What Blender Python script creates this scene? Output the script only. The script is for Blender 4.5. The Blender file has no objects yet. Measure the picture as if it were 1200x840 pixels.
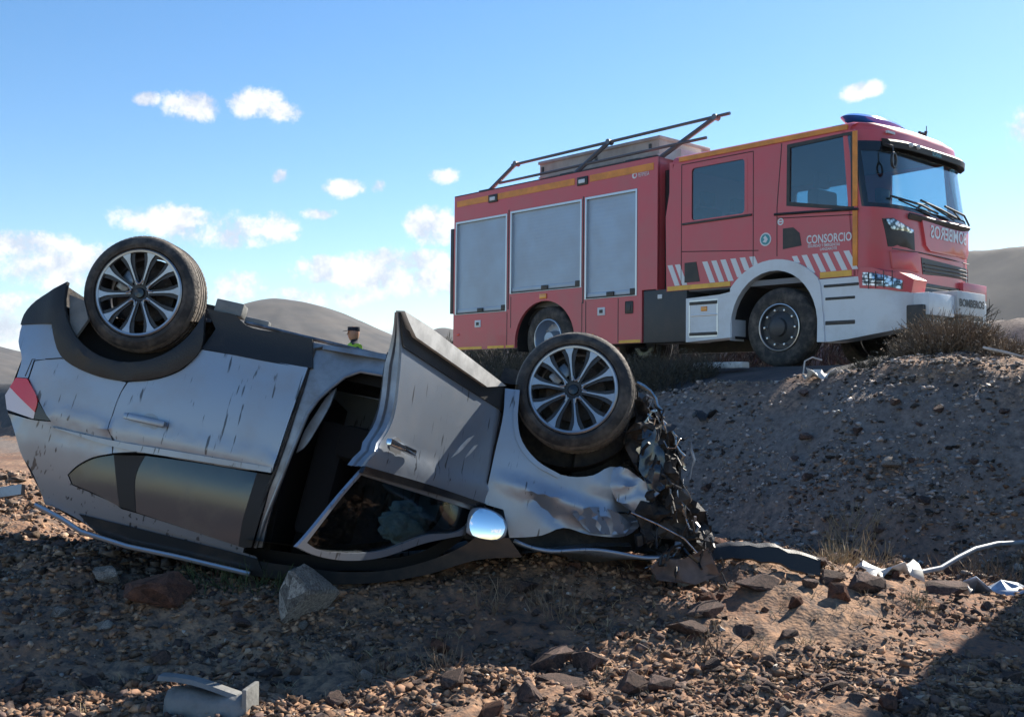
import bpy, bmesh, math, random
import numpy as np
from mathutils import Vector, Matrix
from mathutils.geometry import delaunay_2d_cdt
R = math.radians
S = bpy.context.scene
# ------------------------------------------------------------------ camera, sky, sun
cam = bpy.data.cameras.new('camera'); cam.lens = 38.7; cam.sensor_width = 36; cam.clip_end = 6000; cam.clip_start = .05
co = bpy.data.objects.new('camera', cam); S.collection.objects.link(co)
co.location = (0, 0, 1.5); co.rotation_euler = (math.pi/2 + math.atan(42/1290), 0, 0)
S.camera = co
SUN_AZ, SUN_EL = 45.0, 36.5        # azimuth measured from +Y towards +X
S.view_settings.view_transform = 'Standard'; S.view_settings.look = 'None'
S.view_settings.exposure = 1.22; S.view_settings.gamma = 1
sun = bpy.data.lights.new('sun', 'SUN'); sun.energy = 4.7; sun.angle = R(.5); sun.color = (1, .92, .8)
so = bpy.data.objects.new('sun', sun); S.collection.objects.link(so)
sd = Vector((math.sin(R(SUN_AZ))*math.cos(R(SUN_EL)), math.cos(R(SUN_AZ))*math.cos(R(SUN_EL)), math.sin(R(SUN_EL))))
so.rotation_euler = sd.to_track_quat('Z', 'Y').to_euler()
W = bpy.data.worlds.new('World'); S.world = W; W.use_nodes = True
nt = W.node_tree; nt.nodes.clear()
def N(t, ty, **k):
    n = t.nodes.new(ty)
    for a, b in k.items():
        if a.startswith('i_'):
            key = a[2:]; key = int(key) if key.isdigit() else key.replace('_', ' ')
            if hasattr(b, 'is_output'): t.links.new(b, n.inputs[key])
            else: n.inputs[key].default_value = b
        else: setattr(n, a, b)
    return n
def M2(t, op, a, b=None, c=None, clamp=False):
    n = t.nodes.new('ShaderNodeMath'); n.operation = op; n.use_clamp = clamp
    for i, x in enumerate((a, b, c)):
        if x is None: continue
        if hasattr(x, 'is_output'): t.links.new(x, n.inputs[i])
        else: n.inputs[i].default_value = x
    return n.outputs[0]
sky = N(nt, 'ShaderNodeTexSky', sky_type='NISHITA', sun_disc=False, sun_elevation=R(SUN_EL), sun_rotation=R(SUN_AZ), altitude=300, air_density=1.0, dust_density=.25, ozone_density=2.4)
skh = N(nt, 'ShaderNodeHueSaturation', i_Saturation=1.25, i_Value=.80, i_Color=sky.outputs[0])
tc = N(nt, 'ShaderNodeTexCoord')
n1 = N(nt, 'ShaderNodeTexNoise', i_Vector=tc.outputs['Generated'], i_Scale=30.0, i_Detail=8.0, i_Roughness=.7)
up_ = N(nt, 'ShaderNodeVectorMath', operation='ADD', i_0=tc.outputs['Generated'], i_1=(.004,0,.010))
n1b = N(nt, 'ShaderNodeTexNoise', i_Vector=up_.outputs[0], i_Scale=34.0, i_Detail=4.0, i_Roughness=.6)
n2 = N(nt, 'ShaderNodeTexNoise', i_Vector=tc.outputs['Generated'], i_Scale=9.0, i_Detail=3.0)
sx = N(nt, 'ShaderNodeSeparateXYZ', i_0=tc.outputs['Generated'])
az = M2(nt, 'ARCTAN2', sx.outputs[0], sx.outputs[1]); el = M2(nt, 'ARCSINE', sx.outputs[2])
jx = M2(nt, 'MULTIPLY', M2(nt, 'SUBTRACT', n2.outputs[0], .5), .06)
azj = M2(nt, 'ADD', az, jx)
CL = [(213,121,25,15),(290,118,30,14),(320,127,22,11),(167,113,9,7),(205,258,52,15),(255,268,60,17),(310,264,38,16),(340,266,16,6),(20,288,60,14),(60,312,70,24),(110,300,36,13),(10,355,30,12),(0,388,60,22),
      (410,219,26,9),(456,217,9,7),(320,205,10,8),(512,264,24,18),(480,306,60,13),(430,322,70,17),(500,330,50,16),(385,312,34,11),(372,348,50,10),(272,338,28,15),(480,391,60,6),(1022,103,19,9),(1205,160,26,26),(380,250,20,6),(522,205,14,8)]
# clouds further round the sky, seen only in reflections
rr = random.Random(5)
for i in range(10):
    CL.append((None, rr.uniform(.9, 5.4), rr.uniform(.06, .35), rr.uniform(.08, .25), rr.uniform(.03, .07)))
best = None
for c in CL:
    if c[0] is None: a0, e0, sa, se = c[1:]; a0 = a0 if a0 < math.pi else a0-2*math.pi
    else:
        a0 = math.atan((c[0]-600)/1290); e0 = math.atan((462-c[1])/1290*math.cos(a0)); sa = c[2]*1.28/1290; se = c[3]*1.28/1290
    dx = M2(nt, 'DIVIDE', M2(nt, 'SUBTRACT', azj, a0), sa); dy = M2(nt, 'DIVIDE', M2(nt, 'SUBTRACT', el, e0), se)
    d = M2(nt, 'MULTIPLY_ADD', dx, dx, M2(nt, 'MULTIPLY', dy, dy))
    v = M2(nt, 'SUBTRACT', 1.0, d)
    best = v if best is None else M2(nt, 'MAXIMUM', best, v)
best = M2(nt, 'MAXIMUM', best, -1.5)
dens = M2(nt, 'MULTIPLY_ADD', M2(nt, 'SUBTRACT', n1.outputs[0], .515), 4.6, best)
mask = N(nt, 'ShaderNodeMapRange', interpolation_type='SMOOTHSTEP', i_Value=dens, i_From_Min=-.15, i_From_Max=1.0)
cloud_shade = N(nt, 'ShaderNodeMapRange', i_Value=M2(nt, 'SUBTRACT', n1.outputs[0], n1b.outputs[0]), i_From_Min=-.12, i_From_Max=.10)  # light and grey sides of the clouds, shading painted from shifted noise
ccol = N(nt, 'ShaderNodeMixRGB', i_Fac=cloud_shade.outputs[0], i_Color1=(3.1,3.4,4.0,1), i_Color2=(5.0,5.0,5.15,1))
smx = N(nt, 'ShaderNodeMixRGB', i_Fac=M2(nt, 'MULTIPLY', mask.outputs[0], .93), i_Color1=skh.outputs[0], i_Color2=ccol.outputs[0])
bg = N(nt, 'ShaderNodeBackground', i_Color=smx.outputs[0], i_Strength=.096)
wo = N(nt, 'ShaderNodeOutputWorld', i_Surface=bg.outputs[0])

# ------------------------------------------------------------------ materials
def mat(name, col=(.5,.5,.5), rough=.5, metal=0, coat=0, noise=0, nscale=8, bump=0, bscale=40, spec=.5, col2=None, stretch=None, extra=None, isl=0):
    m = bpy.data.materials.new(name); m.use_nodes = True; t = m.node_tree; t.nodes.clear()
    p = N(t, 'ShaderNodeBsdfPrincipled', i_Roughness=rough, i_Metallic=metal)
    p.inputs['Base Color'].default_value = (*col, 1); p.inputs['Coat Weight'].default_value = coat; p.inputs['Coat Roughness'].default_value = .06
    p.inputs['Specular IOR Level'].default_value = spec
    o = N(t, 'ShaderNodeOutputMaterial', i_Surface=p.outputs[0])
    g = N(t, 'ShaderNodeTexCoord'); vec = g.outputs['Object']
    if stretch:
        mp = N(t, 'ShaderNodeMapping', i_Vector=vec, i_Scale=stretch); vec = mp.outputs[0]
    cur = None
    if noise or col2:
        nn = N(t, 'ShaderNodeTexNoise', i_Vector=vec, i_Scale=nscale, i_Detail=6.0, i_Roughness=.62)
        c2 = col2 or tuple(max(0, c*(1-noise)) for c in col)
        rp = N(t, 'ShaderNodeMapRange', i_Value=nn.outputs[0], i_From_Min=.38, i_From_Max=.62)
        mx = N(t, 'ShaderNodeMixRGB', i_Fac=rp.outputs[0], i_Color1=(*col, 1), i_Color2=(*c2, 1))
        cur = mx.outputs[0]
    if isl:
        ge = N(t, 'ShaderNodeNewGeometry'); oi = N(t, 'ShaderNodeObjectInfo')
        r = M2(t, 'FRACT', M2(t, 'ADD', ge.outputs['Random Per Island'], oi.outputs['Random']))
        f = N(t, 'ShaderNodeMapRange', i_Value=r, i_To_Min=1-isl, i_To_Max=1+isl)
        mv = N(t, 'ShaderNodeMixRGB', blend_type='MULTIPLY', i_Fac=1.0, i_Color1=cur if cur else (*col, 1), i_Color2=f.outputs[0])
        cur = mv.outputs[0]
    if extra: cur = extra(t, p, cur, vec, col) or cur
    if cur is not None: t.links.new(cur, p.inputs['Base Color'])
    if bump:
        bn = N(t, 'ShaderNodeTexNoise', i_Vector=vec, i_Scale=bscale, i_Detail=5.0)
        b = N(t, 'ShaderNodeBump', i_Height=bn.outputs[0], i_Strength=bump, i_Distance=.02)
        t.links.new(b.outputs[0], p.inputs['Normal'])
    return m
def dust(col, lo=.5, hi=.75, amt=.6, sc=3, rough=.8):
    def f(t, p, cur, vec, base):
        n = N(t, 'ShaderNodeTexNoise', i_Vector=vec, i_Scale=sc, i_Detail=8.0, i_Roughness=.68)
        r = N(t, 'ShaderNodeMapRange', i_Value=n.outputs[0], i_From_Min=lo, i_From_Max=hi, i_To_Max=amt)
        mx = N(t, 'ShaderNodeMixRGB', i_Fac=r.outputs[0], i_Color1=cur if cur else (*base, 1), i_Color2=(*col, 1))
        rm = N(t, 'ShaderNodeMapRange', i_Value=r.outputs[0], i_To_Min=p.inputs['Roughness'].default_value, i_To_Max=rough)
        t.links.new(rm.outputs[0], p.inputs['Roughness'])
        return mx.outputs[0]
    return f
def drips(t, p, cur, vec, base):
    # dark run-down splashes plus a faint film of dust
    mp = N(t, 'ShaderNodeMapping', i_Vector=vec, i_Scale=(44, 44, 5.5), i_Rotation=(0, R(12.5), 0))
    v = N(t, 'ShaderNodeTexNoise', i_Vector=mp.outputs[0], i_Scale=1.0, i_Detail=2.0)
    n = N(t, 'ShaderNodeTexNoise', i_Vector=vec, i_Scale=5.0, i_Detail=2.0)
    a = M2(t, 'MULTIPLY_ADD', n.outputs[0], .55, v.outputs[0])
    r = N(t, 'ShaderNodeMapRange', i_Value=a, i_From_Min=.93, i_From_Max=.99, i_To_Max=.8)
    mx = N(t, 'ShaderNodeMixRGB', i_Fac=r.outputs[0], i_Color1=(*base, 1), i_Color2=(.02,.022,.025,1))
    d = N(t, 'ShaderNodeTexNoise', i_Vector=vec, i_Scale=2.2, i_Detail=7.0, i_Roughness=.7)
    rd = N(t, 'ShaderNodeMapRange', i_Value=d.outputs[0], i_From_Min=.45, i_From_Max=.8, i_To_Max=.4)
    m2 = N(t, 'ShaderNodeMixRGB', i_Fac=rd.outputs[0], i_Color1=mx.outputs[0], i_Color2=(.3,.25,.2,1))
    rm = N(t, 'ShaderNodeMapRange', i_Value=rd.outputs[0], i_To_Min=p.inputs['Roughness'].default_value, i_To_Max=.75)
    t.links.new(rm.outputs[0], p.inputs['Roughness'])
    return m2.outputs[0]
BROWN = (.2,.15,.11)
MT = dict(
 silver=mat('silver_paint', (.29,.34,.41), .43, .7, .35, extra=drips),
 silver_in=mat('silver_inner', (.30,.33,.37), .42, .6, .1, noise=.3, nscale=6, extra=dust(BROWN,.5,.8,.5)),
 plastic=mat('black_plastic', (.016,.017,.019), .5, bump=.15, bscale=120, extra=dust(BROWN,.5,.8,.16,4)),
 under=mat('underbody', (.02,.02,.022), .7, noise=.5, bump=.3, extra=dust(BROWN,.45,.75,.5,5)),
 gloss=mat('gloss_black', (.012,.013,.015), .12, spec=.6),
 dglass=mat('tinted_glass', (.04,.06,.075), .14, spec=.7, extra=dust((.22,.2,.17),.5,.85,.3,3)),
 rubber=mat('tyre_rubber', (.022,.022,.023), .72, bump=.2, bscale=60, extra=dust((.26,.22,.18),.45,.75,.55,7)),
 tread=mat('tyre_tread', (.075,.068,.06), .85, bump=.4, bscale=50, extra=dust((.3,.25,.2),.4,.7,.8,9)),
 alloy=mat('machined_alloy', (.36,.38,.41), .34, .85, extra=dust(BROWN,.5,.8,.3,9)),
 alloyd=mat('dark_alloy', (.03,.032,.036), .4, .3),
 lampred=mat('red_lamp', (.75,.02,.015), .12, coat=.8),
 lampclr=mat('clear_lamp', (.7,.6,.6), .15, coat=.8),
 lampshell=mat('lamp_shell', (.05,.06,.075), .2, .3, .6, noise=.5, nscale=30),
 chrome=mat('chrome', (.7,.71,.72), .12, 1),
 mirror=mat('mirror_glass', (.9,.9,.92), .01, 1),
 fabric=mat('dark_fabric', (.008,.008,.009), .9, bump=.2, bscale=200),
 airbag=mat('airbag_cloth', (.42,.5,.52), .85, noise=.25, nscale=5, bump=.3, bscale=12),
 steel=mat('bare_steel', (.35,.35,.36), .38, .9, noise=.5, nscale=14, extra=dust((.12,.06,.03),.5,.8,.6,8)),
 bitsil=mat('crushed_metal', (.55,.54,.52), .25, .9, noise=.4, nscale=20),
 # truck
 red=mat('red_paint', (.64,.085,.105), .36, 0, .25, extra=dust((.33,.2,.18),.38,.75,.4,1.6,.6)),
 shutter=mat('shutter_aluminium', (.33,.41,.52), .42, .55, extra=dust((.3,.28,.26),.4,.8,.35,1.5)),
 alu=mat('aluminium_trim', (.55,.57,.6), .3, .8),
 tblack=mat('truck_black', (.02,.022,.025), .45, extra=dust(BROWN,.45,.8,.4,2)),
 tgrey=mat('truck_dark_grey', (.035,.042,.05), .5, extra=dust(BROWN,.45,.8,.3,2)),
 white=mat('white_plastic', (.68,.73,.78), .4, 0, .2, extra=dust((.3,.25,.2),.45,.8,.4,2)),
 white2=mat('pale_grey_paint', (.62,.64,.65), .45, noise=.15, nscale=3, extra=dust((.3,.25,.2),.5,.8,.4,3)),
 decal=mat('white_vinyl', (.72,.74,.76), .4),
 orange=mat('orange_reflective', (.85,.30,.035), .35, noise=.25, nscale=5),
 yellow=mat('yellow_reflective', (.9,.5,.06), .35, noise=.2, nscale=8),
 amber=mat('amber_lens', (.8,.3,.03), .15, coat=.6),
 teal=mat('teal_decal', (.05,.3,.34), .4),
 bluel=mat('blue_beacon', (.02,.2,.75), .08, coat=1),
 seat=mat('seat_fabric', (.04,.04,.045), .9),
 interior=mat('cab_interior', (.20,.21,.23), .8),
 beige=mat('box_panel', (.42,.37,.34), .6, noise=.25, nscale=4, bump=.1),
 # place
 vest=mat('hi_vis_vest', (.35,.6,.05), .7), refl=mat('vest_reflector', (.7,.72,.7), .4),
 navy=mat('navy_cloth', (.012,.016,.03), .85), skin=mat('skin', (.4,.22,.15), .6),
 hose=mat('pale_tube', (.27,.32,.38), .5, noise=.3, nscale=20),
 scrapw=mat('white_scrap', (.6,.6,.58), .5, noise=.3, nscale=12), scrapb=mat('pale_blue_scrap', (.38,.46,.58), .4, .3, noise=.4, nscale=14),
 scrapg=mat('grey_scrap', (.20,.205,.20), .55, noise=.3, nscale=9, bump=.3, bscale=30),
 twig=mat('dry_twigs', (.17,.125,.085), .9, isl=.5), straw=mat('dry_straw', (.30,.235,.14), .9, isl=.45), green=mat('dull_green_leaves', (.05,.075,.03), .85, isl=.5),
 droof=mat('dark_roof_paint', (.03,.036,.042), .3, .2, .4, extra=dust(BROWN,.5,.8,.4,4)),
 rack=mat('rack_tube', (.13,.14,.16), .4, .5),
 matte=mat('matte_black', (.012,.013,.015), .6),
 darkbush=mat('dark_shrub', (.06,.055,.04), .95, isl=.5),
)
def headlamp_mat():
    def f(t, p, cur, vec, base):
        v = N(t, 'ShaderNodeTexVoronoi', i_Vector=vec, i_Scale=22.0)
        mx = N(t, 'ShaderNodeMixRGB', i_Fac=N(t, 'ShaderNodeMapRange', i_Value=v.outputs['Distance'], i_From_Min=.3, i_From_Max=.6).outputs[0], i_Color1=(.65,.7,.75,1), i_Color2=(.05,.06,.07,1))
        return mx.outputs[0]
    return mat('headlamp_lens', (.5,.5,.5), .08, .6, 1, extra=f)
MT['headlamp'] = headlamp_mat()
def glass(name, tint, gl=.16, fac_t=.75):
    m = bpy.data.materials.new(name); m.use_nodes = True; t = m.node_tree; t.nodes.clear()
    tr = N(t, 'ShaderNodeBsdfTransparent', i_Color=(*tint, 1)); gs = N(t, 'ShaderNodeBsdfGlossy', i_Roughness=.02)
    ge = N(t, 'ShaderNodeNewGeometry'); dt = N(t, 'ShaderNodeVectorMath', operation='DOT_PRODUCT', i_0=ge.outputs['Normal'], i_1=ge.outputs['Incoming'])
    c = M2(t, 'SUBTRACT', 1.0, M2(t, 'ABSOLUTE', dt.outputs['Value']), clamp=True)
    f = M2(t, 'ADD', M2(t, 'MULTIPLY', M2(t, 'POWER', c, 5.0), .9), .045+gl, clamp=True)
    mx = N(t, 'ShaderNodeMixShader', i_Fac=f, i_1=tr.outputs[0], i_2=gs.outputs[0])
    N(t, 'ShaderNodeOutputMaterial', i_Surface=mx.outputs[0]); return m
MT['wscreen'] = glass('windscreen_glass', (.72,.84,.88), .04)
MT['cabglass'] = glass('cab_side_glass', (.42,.58,.64), .07)
MT['cglass'] = glass('car_glass', (.34,.42,.44), .0)
def rockmat(name, c1, c2, isl=.45, sc=6, bs=30, bump=.6):
    def f(t, p, cur, vec, base):
        n = N(t, 'ShaderNodeTexNoise', i_Vector=vec, i_Scale=sc*5, i_Detail=4.0)
        r = N(t, 'ShaderNodeMapRange', i_Value=n.outputs[0], i_From_Min=.3, i_From_Max=.7, i_To_Min=.6, i_To_Max=1.3)
        return N(t, 'ShaderNodeMixRGB', blend_type='MULTIPLY', i_Fac=1.0, i_Color1=cur, i_Color2=r.outputs[0]).outputs[0]
    return mat(name, c1, .92, col2=c2, nscale=sc, bump=bump, bscale=bs, isl=isl, extra=f, spec=.2)
MT['rock'] = rockmat('basalt_rock', (.14,.095,.08), (.06,.048,.045))
MT['rockr'] = rockmat('red_scoria_rock', (.16,.075,.05), (.08,.045,.035))
MT['rockp'] = rockmat('pale_porous_rock', (.55,.51,.45), (.24,.21,.19), sc=14, bs=45, bump=1.0)
MT['pebble'] = rockmat('pebbles', (.30,.215,.155), (.10,.075,.06), isl=.8)
MT['clod'] = rockmat('soil_clods', (.36,.22,.135), (.16,.095,.065), isl=.6)
MT['gravel'] = rockmat('gravel', (.34,.295,.265), (.13,.112,.10), isl=.9)

# ------------------------------------------------------------------ object helpers
def link(o, parent=None):
    S.collection.objects.link(o)
    if parent: o.parent = parent
    return o
def tag(o, label=None, cat=None, group=None, kind=None):
    if label: o['label'] = label
    if cat: o['category'] = cat
    if group: o['group'] = group
    if kind: o['kind'] = kind
    return o
def empty(name, label, cat, loc=(0,0,0), group=None, mw=None):
    o = bpy.data.objects.new(name, None); S.collection.objects.link(o); o.empty_display_size = .2
    if mw is not None: o.matrix_world = mw
    else: o.location = loc
    return tag(o, label, cat, group)
class MB:
    def __init__(s): s.v = []; s.f = []; s.mi = []; s.cur = 0
    def add(s, vs, fs):
        b = len(s.v); s.v += [tuple(map(float, x)) for x in vs]; s.f += [tuple(i+b for i in f) for f in fs]; s.mi += [s.cur]*len(fs); return s
    def box(s, a, b, M=None, bev=0):
        (x0,y0,z0),(x1,y1,z1) = a, b
        if x0>x1: x0,x1=x1,x0
        if y0>y1: y0,y1=y1,y0
        if z0>z1: z0,z1=z1,z0
        if bev:
            bm = bmesh.new(); bmesh.ops.create_cube(bm, size=1)
            for v in bm.verts: v.co = Vector(((v.co.x+.5)*(x1-x0)+x0, (v.co.y+.5)*(y1-y0)+y0, (v.co.z+.5)*(z1-z0)+z0))
            bmesh.ops.bevel(bm, geom=bm.edges[:], offset=bev, segments=2, affect='EDGES', profile=.6)
            bm.verts.index_update(); vs = [v.co.copy() for v in bm.verts]; fs = [[v.index for v in f.verts] for f in bm.faces]; bm.free()
        else:
            vs = [Vector(p) for p in ((x0,y0,z0),(x1,y0,z0),(x1,y1,z0),(x0,y1,z0),(x0,y0,z1),(x1,y0,z1),(x1,y1,z1),(x0,y1,z1))]
            fs = [(0,3,2,1),(4,5,6,7),(0,1,5,4),(1,2,6,5),(2,3,7,6),(3,0,4,7)]
        if M is not None: vs = [M @ v for v in vs]
        return s.add(vs, fs)
    def tube(s, pts, r, n=8, cap=True):
        pts = [Vector(p) for p in pts]; rs = r if isinstance(r, (list, tuple)) else [r]*len(pts)
        vs = []; fs = []; up = None
        for i, p in enumerate(pts):
            d = (pts[min(i+1, len(pts)-1)] - pts[max(i-1, 0)]).normalized()
            if up is None: up = Vector((0,0,1)) if abs(d.z) < .9 else Vector((1,0,0))
            x = d.cross(up).normalized(); y = x.cross(d).normalized(); up = y
            for k in range(n):
                a = 2*math.pi*k/n; vs.append(p + (x*math.cos(a) + y*math.sin(a))*rs[i])
        for i in range(len(pts)-1):
            for k in range(n): fs.append((i*n+k, i*n+(k+1)%n, (i+1)*n+(k+1)%n, (i+1)*n+k))
        if cap: fs.append(tuple(range(n))[::-1]); fs.append(tuple((len(pts)-1)*n+k for k in range(n)))
        return s.add(vs, fs)
    def lathe(s, prof, n=48, M=None, closed=False):
        # prof: (radius, y) spun about local Y
        vs = []; fs = []; m = len(prof)
        for k in range(n):
            a = 2*math.pi*k/n
            for r, y in prof: vs.append(Vector((r*math.cos(a), y, r*math.sin(a))))
        for k in range(n):
            k2 = (k+1) % n
            for j in range(m if closed else m-1):
                j2 = (j+1) % m
                fs.append((k*m+j, k*m+j2, k2*m+j2, k2*m+j))
        if M is not None: vs = [M @ v for v in vs]
        return s.add(vs, fs)
    def loft(s, rings, cap=True, closed=True):
        n = len(rings[0]); vs = [p for r in rings for p in r]; fs = []
        for i in range(len(rings)-1):
            for k in range(n if closed else n-1): fs.append((i*n+k, i*n+(k+1)%n, (i+1)*n+(k+1)%n, (i+1)*n+k))
        if cap: fs.append(tuple(range(n))[::-1]); fs.append(tuple((len(rings)-1)*n+k for k in range(n)))
        return s.add(vs, fs)
    def build(s, name, m, parent=None, smooth=35, **k):
        me = bpy.data.meshes.new(name); me.from_pydata(s.v, [], s.f)
        for x in (m if isinstance(m, list) else [m]): me.materials.append(MT[x] if isinstance(x, str) else x)
        if any(s.mi): me.polygons.foreach_set('material_index', s.mi)
        bm = bmesh.new(); bm.from_mesh(me); bmesh.ops.recalc_face_normals(bm, faces=bm.faces[:]); bm.to_mesh(me); bm.free()
        if smooth:
            me.shade_smooth(); me.set_sharp_from_angle(angle=R(smooth))
        me.update()
        o = bpy.data.objects.new(name, me); link(o, parent); tag(o, **k); return o
def inside(p, poly):
    x, y = p; c = False; j = len(poly)-1
    for i in range(len(poly)):
        xi, yi = poly[i]; xj, yj = poly[j]
        if (yi > y) != (yj > y) and x < (xj-xi)*(y-yi)/(yj-yi)+xi: c = not c
        j = i
    return c
def smoothpoly(P, step=.04, corner=42):
    n = len(P); P = [Vector(p) for p in P]; T = []
    for i in range(n):
        a = (P[i]-P[i-1]); b = (P[(i+1)%n]-P[i])
        if a.length < 1e-6 or b.length < 1e-6: T.append(None); continue
        T.append(None if abs(a.angle(b)) > R(corner) else (a.normalized()+b.normalized()).normalized())
    out = []
    for i in range(n):
        a, b = P[i], P[(i+1)%n]; L = (b-a).length
        if L < 1e-6: continue
        d = (b-a)/L; ta = (T[i] or d)*L; tb = (T[(i+1)%n] or d)*L
        k = max(1, int(round(L/step)))
        for j in range(k):
            s = j/k; h1 = 2*s**3-3*s*s+1; h2 = s**3-2*s*s+s; h3 = -2*s**3+3*s*s; h4 = s**3-s*s
            out.append(tuple(a*h1+ta*h2+b*h3+tb*h4))
    return out
def patch(mb, poly, mapf, thick=.02, grid=.07, holes=(), smooth=True, step=.04):
    O = smoothpoly(poly, step) if smooth else list(map(tuple, poly))
    Hs = [smoothpoly(h, step) if smooth else list(map(tuple, h)) for h in holes]
    vs = list(O); ed = [(i, (i+1) % len(O)) for i in range(len(O))]
    for h in Hs:
        b = len(vs); vs += h; ed += [(b+i, b+(i+1) % len(h)) for i in range(len(h))]
    xs = [p[0] for p in O]; ys = [p[1] for p in O]
    if grid:
        bd = np.array(vs); x = min(xs)+grid*.5; j = 0
        while x < max(xs):
            y = min(ys)+grid*(.5 if j % 2 else .25)
            while y < max(ys):
                if inside((x, y), O) and not any(inside((x, y), h) for h in Hs):
                    if np.min(np.hypot(bd[:,0]-x, bd[:,1]-y)) > grid*.4: vs.append((x, y))
                y += grid
            x += grid; j += 1
    r = delaunay_2d_cdt([Vector(v) for v in vs], ed, [], 0, 1e-5)
    V = [tuple(v) for v in r[0]]; F = []
    for f in r[2]:
        c = (sum(V[i][0] for i in f)/3, sum(V[i][1] for i in f)/3)
        if inside(c, O) and not any(inside(c, h) for h in Hs): F.append(tuple(f))
    n = len(V); A = [mapf(u, v, 0) for u, v in V]
    if thick:
        A += [mapf(u, v, thick) for u, v in V]
        ec = {}
        for f in F:
            for i in range(3):
                e = (f[i], f[(i+1) % 3]); ec[e] = 1
        W_ = [(a, b, b+n, a+n) for a, b in ec if (b, a) not in ec]
        F = F + [tuple(i+n for i in f[::-1]) for f in F] + W_
    mb.add(A, F); return mb
def disc(c, r, n=24): return [(c[0]+r*math.cos(2*math.pi*k/n), c[1]+r*math.sin(2*math.pi*k/n)) for k in range(n)]
def rrect(x0, y0, x1, y1, r=.03, n=4):
    o = []
    for cx, cy, a0 in ((x1-r,y1-r,0),(x0+r,y1-r,90),(x0+r,y0+r,180),(x1-r,y0+r,270)):
        for k in range(n+1): a = R(a0+90*k/n); o.append((cx+r*math.cos(a), cy+r*math.sin(a)))
    return o
def text(name, body, size, mapf, m, parent, align='LEFT', mirror=False, sx=1, bold=.0, depth=.002, **k):
    cu = bpy.data.curves.new(name, 'FONT'); cu.body = body; cu.size = size; cu.offset = bold; cu.resolution_u = 3; cu.align_x = align
    tmp = bpy.data.objects.new('tmp', cu); S.collection.objects.link(tmp)
    dg = bpy.context.evaluated_depsgraph_get(); me = bpy.data.meshes.new_from_object(tmp.evaluated_get(dg))
    bpy.data.objects.remove(tmp); bpy.data.curves.remove(cu)
    for v in me.vertices:
        x, y = v.co.x*sx, v.co.y
        if mirror: x = -x
        v.co = Vector(mapf(x, y, -depth))
    me.materials.clear(); me.materials.append(MT[m]); me.name = name
    o = bpy.data.objects.new(name, me); link(o, parent); tag(o, **k); return o

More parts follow.
